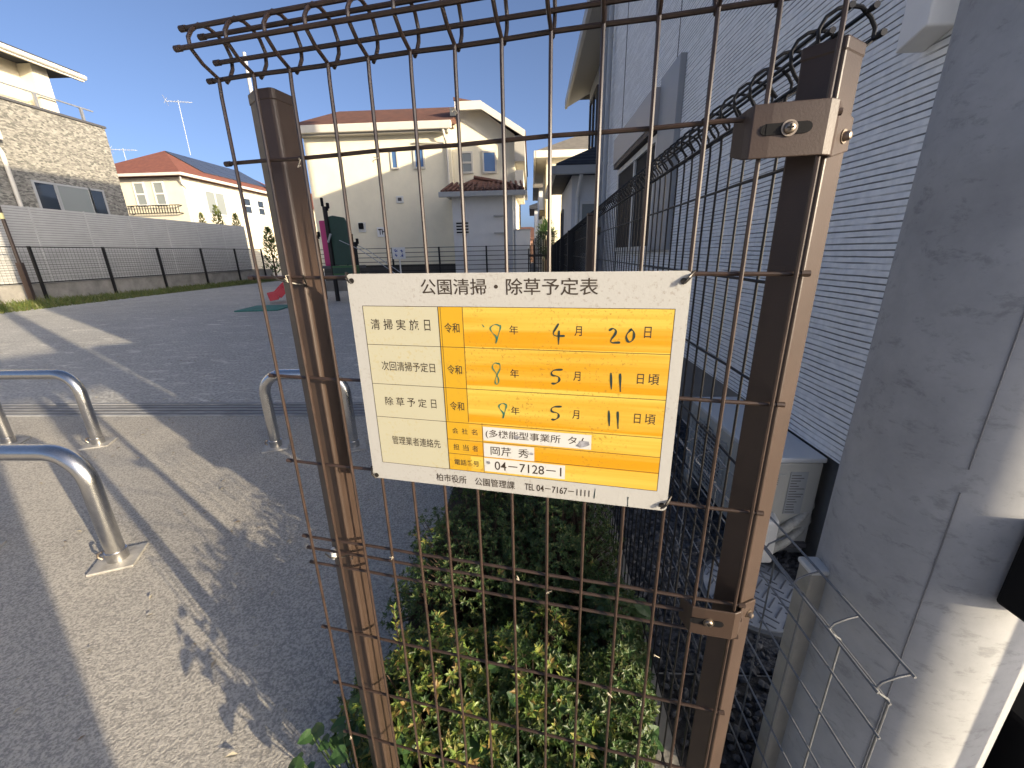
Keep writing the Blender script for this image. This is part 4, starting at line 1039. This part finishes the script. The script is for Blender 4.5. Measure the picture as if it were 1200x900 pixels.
k_ = MB(); k_.tube([(-.3, -1.35, 3.6), (-1.0, .1, 4.02)], .06, 7); k_.tube([(-1.0, .1, 4.02), (-2.3, .1, 4.26)], .06, 7); k_.build('hip_tile', TILE, pr_)
k_ = MB(); k_.box(-3.45, -.2, -1.5, -1.36, 3.36, 3.54); k_.box(-.27, -.15, -1.36, .2, 3.36, 3.54); k_.build('gutter', GTRIM, pr_, bevel=.02)
hb(-3.3, -.3, -1.34, .2, 3.44, 3.53).build('soffit', SOFFIT, pr_)
k_ = MB(); k_.tube([(-.72, -1.05, 3.4), (-.72, -1.05, .3)], .045, 8); k_.build('downpipe', OFFW, FH)
k_ = MB(); k_.box(-2.95, -2.42, -1.05, -1.0, 2.06, 2.54); lv = k_.build('vent_grille', OFFW, FH)
k_ = MB()
for i in range(4): k_.box(-2.92, -2.45, -1.062, -1.05, 2.11 + i * .11, 2.165 + i * .11)
k_.build('grille_slot', BLACK, lv)
for z in (2.68, 2.06): hb(-1.45, -.95, -1.14, -1.0, z, z + .05).build('ledge', GTRIM, FH)
hb(-5.5, -5.2, -.06, 0, 3.36, 3.63).build('wall_vent', OFFW, FH, bevel=.02); hb(-5.42, -5.27, -.075, -.06, 3.44, 3.56).build('vent_slot', DGREY, FH)
wl = hb(-7.2, -6.9, -.06, 0, 2.28, 2.66).build('wall_lamp', OFFW, FH); hb(-7.17, -6.96, -.16, -.06, 2.40, 2.64).build('lamp_head', BLACK, wl, bevel=.04)
# wall signs on that house
ts = thing('wall_sign', 'small white wall sign with black letters TH on the far cream house', 'sign', (-6.23, FY - .03, 2.08), 0)
hb(-.20, .20, -.02, .0, 0, .38).build('plate', WHITE, ts)
def flat_text(s, w, h, m_, parent, loc, name='lettering', bold=.0):
    vs, fs = text_mesh(s, bold); xa, xb = min(v.x for v in vs), max(v.x for v in vs); ya, yb = min(v.y for v in vs), max(v.y for v in vs)
    k_ = MB(); k_.add([(loc[0] + ((v.x - xa) / (xb - xa) - .5) * w, loc[1], loc[2] + (v.y - ya) / (yb - ya) * h) for v in vs], fs); return k_.build(name, m_, parent)
flat_text('TH', .30, .22, BLACK, ts, (0, -.024, .09), bold=.03)
ks = thing('wall_sign', 'white board with two black marks behind the green play panel', 'sign', (-7.95, FY - .06, 1.95), 0)
hb(-.24, .28, -.02, 0, 0, .68).build('plate', WHITE, ks)
k_ = MB()
for a_, b_ in (((-.1, .16), (-.06, .42)), ((-.16, .30), (-.02, .34)), ((.06, .2), (.2, .46)), ((.08, .46), (.2, .22)), ((.0, .5), (.12, .56))): k_.bar((a_[0], -.024, a_[1]), (b_[0], -.024, b_[1]), .05, .004, up=(0, 1, 0))
k_.build('mark', BLACK, ks)
ns = thing('park_sign', 'small white park sign with blue characters on a thin pole', 'sign', (-5.02, 16.1, 0), 0)
k_ = MB(); k_.tube([(0, 0, 0), (0, 0, 1.55)], .028, 10); k_.build('pole', OFFW, ns)
hb(-.25, .25, -.045, -.03, 1.20, 1.62).build('plate', WHITE, ns)
k_ = MB(); BLUE = mat("blue print", (.05, .09, .35), .5)
for cx, cz in ((-.11, 1.50), (.11, 1.50), (-.11, 1.33), (.12, 1.33)):
    for _ in range(5):
        a_ = rng.uniform(0, 3.14); v_ = Vector((math.cos(a_), 0, math.sin(a_))) * .045; c = Vector((cx + rng.uniform(-.04, .04), -.049, cz + rng.uniform(-.04, .04)))
        k_.bar(c - v_, c + v_, .018, .003, up=(0, 1, 0))
k_.build('mark', BLUE, ns)
# low rail fence in front of the house
RF = thing('rail_fence', 'dark horizontal rail fence in front of the far cream house', 'fence', (0, 16.7, 0), 0)
k_ = MB()
for z in (.75, .92, 1.09, 1.26, 1.43, 1.60): k_.bar((-9.5, 0, z), (.4, 0, z), .022)
k_.build('rail', BLACK_W, RF)
for i in range(6): hb(-.03, .03, -.03, .03, 0, 1.62).build('post', BLACK_W, RF, loc=(-9.2 + i * 1.86, .03, 0))
hb(-9.5, .4, -.06, .10, 0, .40).build('kerb_wall', BLOCK, RF)
# gate wall at the mouth of the alley
gw = thing('gate_wall', 'pale block wall between the far cream house and the slat fence', 'wall', (-.25, 17.2, 0), 0)
hb(-.38, .20, -.3, .3, 0, 2.15).build('wall_body', PALE, gw); hb(-.40, .22, -.32, .32, 2.15, 2.2).build('coping', GTRIM, gw)

# ------------------------------------------------------------------ playground
PG = thing('climbing_frame', 'play structure with tall black posts, dark green and pink panels and a red slide', 'play structure', (-6.1, 13.2, 0), 0)
for x, y, h in ((0, -.35, 2.75), (.70, -.22, 1.75), (-.75, .35, 2.0)):
    k_ = MB(); k_.tube([(x, y, 0), (x, y, h)], .065, 12)
    po = k_.build('post', BLACK_W, PG, smooth=True)
    k_ = MB(); k_.box(x - .09, x - .02, y - .04, y + .04, h, h + .24); k_.box(x + .06, x + .14, y - .04, y + .04, h - .06, h + .10); k_.box(x - .05, x + .1, y - .04, y + .04, h - .12, h); k_.build('post_top', BLACK, po, bevel=.02)
hb(-.56, -.10, .28, .34, 1.05, 2.42).build('panel', PINK, PG, bevel=.03)
k_ = MB(); k_.prism([(-.02, 1.08), (.62, 1.08), (.62, 2.25), (.52, 2.44), (.2, 2.50), (-.02, 2.46)], -.34, -.26, M=Matrix(((1, 0, 0, 0), (0, 0, 1, 0), (0, 1, 0, 0), (0, 0, 0, 1)))); k_.build('panel', DGREEN, PG, bevel=.01)
hb(-.8, .75, -.35, .35, .98, 1.06).build('deck', DGREY, PG)
k_ = MB(); k_.tube([(-.8, .0, 1.04), (-1.2, -.25, .80), (-1.6, -.55, .36), (-1.85, -.72, .20), (-2.15, -.95, .16)], [.02] * 5, 6)
pts = [(-.8, .0, 1.02), (-1.2, -.25, .78), (-1.6, -.55, .34), (-1.75, -.66, .16), (-1.95, -.80, .12)]
sd = MB()
for u, v_ in zip(pts, pts[1:]):
    u, v_ = Vector(u), Vector(v_); sd.bar(u, v_, .46, .03)
    s_ = (v_ - u).cross(Vector((0, 0, 1))).normalized() * .25
    sd.bar(u + s_ + Vector((0, 0, .08)), v_ + s_ + Vector((0, 0, .08)), .05, .22); sd.bar(u - s_ + Vector((0, 0, .08)), v_ - s_ + Vector((0, 0, .08)), .05, .22)
sd.build('slide', RED, PG, bevel=.015)
k_ = MB()
for y in (-.45, .1):
    k_.tube([(.35, y, 1.80), (.95, y, 1.52), (1.75, y, .95), (2.2, y, .62)], .011, 8)
for i in range(5): k_.tube([(.55 + i * .36, -.45, 1.0 - i * .2), (.55 + i * .36, .1, 1.0 - i * .2)], .012, 8)
k_.tube([(.0, -.45, 1.75), (.14, -.5, 1.98)], .03, 8); k_.build('handrail', GREYP, PG, smooth=True)
gt = thing('spring_bench', 'green seat on a stubby leg in front of the play structure', 'seat', (-5.55, 12.5, 0), 0)
hb(-.33, .33, -.2, .2, .78, 1.08).build('seat', GREEN, gt, bevel=.03); hb(.05, .19, -.08, .08, 0, .78).build('leg', GREEN, gt, bevel=.02); hb(-.3, .3, -.22, -.2, .86, 1.02).build('side_board', DGREEN, gt)
mt = thing('rubber_mat', 'flat teal rubber mat on the dust at the foot of the red slide', 'mat', (-7.35, 11.15, 0), R(8))
hb(-.55, .55, -.6, .6, .004, .035).build('mat_sheet', TEAL, mt, bevel=.01)

# ------------------------------------------------------------------ houses down the alley, right side
H2 = thing('alley_house', 'pale house with dark lean-to roof and deep eaves behind the white house', 'house', (0, 0, 0), 0)
hb(1.75, 5.6, 8.2, 14.3, 0, 5.85).build('wall', PALE, H2)
k_ = MB(); k_.add([(1.10, 8.1, 5.50), (1.10, 14.45, 5.50), (2.3, 14.45, 6.10), (2.3, 8.1, 6.10), (1.10, 8.1, 5.66), (1.10, 14.45, 5.66), (2.3, 14.45, 6.26), (2.3, 8.1, 6.26)], [(0, 1, 2, 3), (7, 6, 5, 4), (0, 4, 5, 1), (1, 5, 6, 2), (2, 6, 7, 3), (3, 7, 4, 0)])
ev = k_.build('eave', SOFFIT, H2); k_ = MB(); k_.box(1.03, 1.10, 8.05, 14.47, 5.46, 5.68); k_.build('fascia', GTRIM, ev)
k_ = MB(); k_.add([(1.10, 8.1, 5.68), (1.10, 14.45, 5.68), (3.4, 14.45, 7.17), (3.4, 8.1, 7.17), (5.9, 8.1, 5.68), (5.9, 14.45, 5.68)], [(0, 1, 2, 3), (3, 2, 5, 4), (0, 3, 4), (1, 5, 2)]); k_.build('roof', ROOF_G, H2)
window(H2, onXm(1.75, 13.2, 4.0), 1.3, 1.35, GLASS, DGREY, .07, 'v')
hb(.95, 1.74, 10.6, 14.2, 0, 3.02).build('annex_wall', PALE, H2)
k_ = MB(); k_.add([(.56, 10.25, 3.10), (1.74, 10.25, 3.10), (1.74, 14.6, 3.10), (.56, 14.6, 3.10), (.56, 10.25, 3.22), (1.74, 10.25, 3.22), (1.74, 14.6, 3.80), (.56, 14.6, 3.22), (1.74, 11.3, 3.82)], [(0, 3, 2, 1), (4, 5, 8), (4, 8, 6, 7), (0, 1, 5, 4), (0, 4, 7, 3), (1, 2, 6, 8, 5), (3, 7, 6, 2)])
lr = k_.build('lean_to_roof', ROOF_D, H2)
k_ = MB(); k_.box(.50, 1.74, 10.13, 10.24, 2.98, 3.16); k_.box(.45, .555, 10.13, 14.6, 2.98, 3.16); k_.build('gutter', GTRIM, lr, bevel=.02)
k_ = MB(); k_.tube([(1.12, 10.2, 3.0), (1.10, 10.45, 2.75), (1.08, 10.56, 2.55), (1.08, 10.56, .1)], .045, 10); k_.build('downpipe', OFFW, H2)
window(H2, onXm(.95, 13.4, 1.45), .6, 1.0, GLASS, DGREY, .07); window(H2, onY(1.42, 10.6, 1.3), .45, 1.1, FROST, OFFW, .06)
H3 = thing('alley_house', 'cream house with grey hip roof farther down the alley', 'house', (0, 22, 0), 0)
hb(.75, 7, .4, 7.5, 0, 5.75).build('wall', CREAM2, H3); hip(.25, 7.5, 0, 8, 5.95, ((3.4, 3.6), (4.2, 3.6)), 7.6, .2).build('roof', ROOF_G, H3)
k_ = MB(); k_.box(.18, 7.5, -.1, -.001, 5.62, 5.93); k_.box(.13, .249, -.1, 8, 5.62, 5.93); k_.build('gutter', TRIM, H3, bevel=.02)
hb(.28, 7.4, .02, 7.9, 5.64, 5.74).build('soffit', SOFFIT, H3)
hb(.45, 2.4, 3, 6, 3.3, 3.6).build('porch_roof', ROOF_G, H3); hb(.62, 2.4, 3.2, 5.8, 0, 3.29).build('porch_wall', PALE, H3)
H4 = thing('alley_house', 'small pale house with grey eaves beyond the cream hip roofed one', 'house', (0, 32, 0), 0)
hb(.55, 6, 0, 7, 0, 5.7).build('wall', PALE, H4); hip(.12, 6.5, -.4, 7.4, 5.95, ((3, 3), (3.5, 3)), 7.3, .3).build('roof', ROOF_G, H4)
H5 = thing('alley_house', 'farthest pale house visible at the end of the alley', 'house', (0, 42, 0), 0)
hb(.3, 6, 0, 7, 0, 5.3).build('wall', PALE, H5); hip(-.2, 6.5, -.4, 7.4, 5.5, ((3, 3), (3.5, 3)), 6.8, .3).build('roof', ROOF_D, H5)
H6 = thing('alley_house', 'brown brick house closing the view between the two rows', 'house', (-3, 60, 0), 0)
hb(-3, 7, 0, 7, 0, 3.2).build('wall', mat("brick brown", (.28, .16, .11), .85, var=.2, vscale=2), H6); hip(-3.4, 7.4, -.4, 7.4, 3.3, ((1, 3), (3, 3)), 4.8, .3).build('roof', ROOF_B, H6)
pb = thing('garden_shrub', 'leafy green shrub beside the slat fence in the alley', 'shrub', (.62, 18.6, 0), 0)
k_ = MB(); rg = random.Random(9)
for _ in range(700):
    v_ = Vector((rg.gauss(0, 1), rg.gauss(0, 1), rg.gauss(0, 1))).normalized() * rg.uniform(.5, 1)
    leaf(k_, Vector((v_.x * .45, v_.y * .5, 1.9 + v_.z * .75)), v_ + Vector((0, 0, .3)), Vector((0, 0, 1)), .16, .07, .2)
k_.build('foliage', LEAF_B, pb); k_ = MB(); k_.tube([(0, 0, 0), (0, 0, 1.8)], .03, 8); k_.build('trunk', TWIG, pb)

# far utility pole with cables
FP = thing('utility_pole', 'slim distant concrete utility pole rising behind the grooved post', 'utility pole', (-23.9, 40, 0), 0)
k_ = MB(); k_.tube([(0, 0, 0), (0, 0, 17.7)], [.22, .13], 14); k_.build('shaft', POLE, FP, smooth=True)
cb = MB()
for p0, p1 in (((-23.9, 40, 13.2), (-36, 48, 7.5)), ((-23.9, 40, 15.6), (-8, 42, 13.5)), ((-16, 48, 15.0), (-9.6, 44, 15.6))):
    a_, b_ = Vector(p0), Vector(p1); cb.tube([a_.lerp(b_, i / 10) - Vector((0, 0, .8 * math.sin(math.pi * i / 10))) for i in range(11)], .012, 5)
cb.build('cable', BLACK, FP)

# ------------------------------------------------------------------ unseen casters added out of view to shade the entrance
gp = thing('shade_pillar', 'unseen broad concrete pillar added to shade the pavement at left', 'pillar', (.604, -.90, 0), R(33))  # added caster, stands in for the camera operator's shadow
hb(-.34, .34, -.15, .15, 0, 1.55).build('pillar_body', BLOCK, gp, bevel=.01); hb(-.37, .37, -.18, .18, 1.55, 1.62).build('coping', BLOCK, gp, bevel=.01)
gp2 = thing('shade_pillar', 'unseen tall block pillar added to shade the plaza', 'pillar', (2.62, -.02, 0), R(33))  # added off to the right to keep sun off plaza and air conditioner
hb(-.22, .50, -.15, .15, 0, 2.72).build('pillar_body', BLOCK, gp2, bevel=.01); hb(-.24, .52, -.17, .17, 2.72, 2.78).build('coping', BLOCK, gp2, bevel=.01)

cpx, cpy = 14 * .834 + .0, .5 - 14 * .552
ct = thing('blocker', 'unseen tall shelter with a deep flat roof across the lane', 'blocker', (cpx, cpy, 0), math.atan2(.834, .552))  # added far off, blocks the sun from the rolled fence top
hb(-.62, .62, -.45, .45, 4.90, 5.5).build('roof', LOUV, ct)
for x in (-.56, .56):
    for y in (-.38, .38): hb(x - .04, x + .04, y - .04, y + .04, 0, 4.9).build('post', GALV, ct)
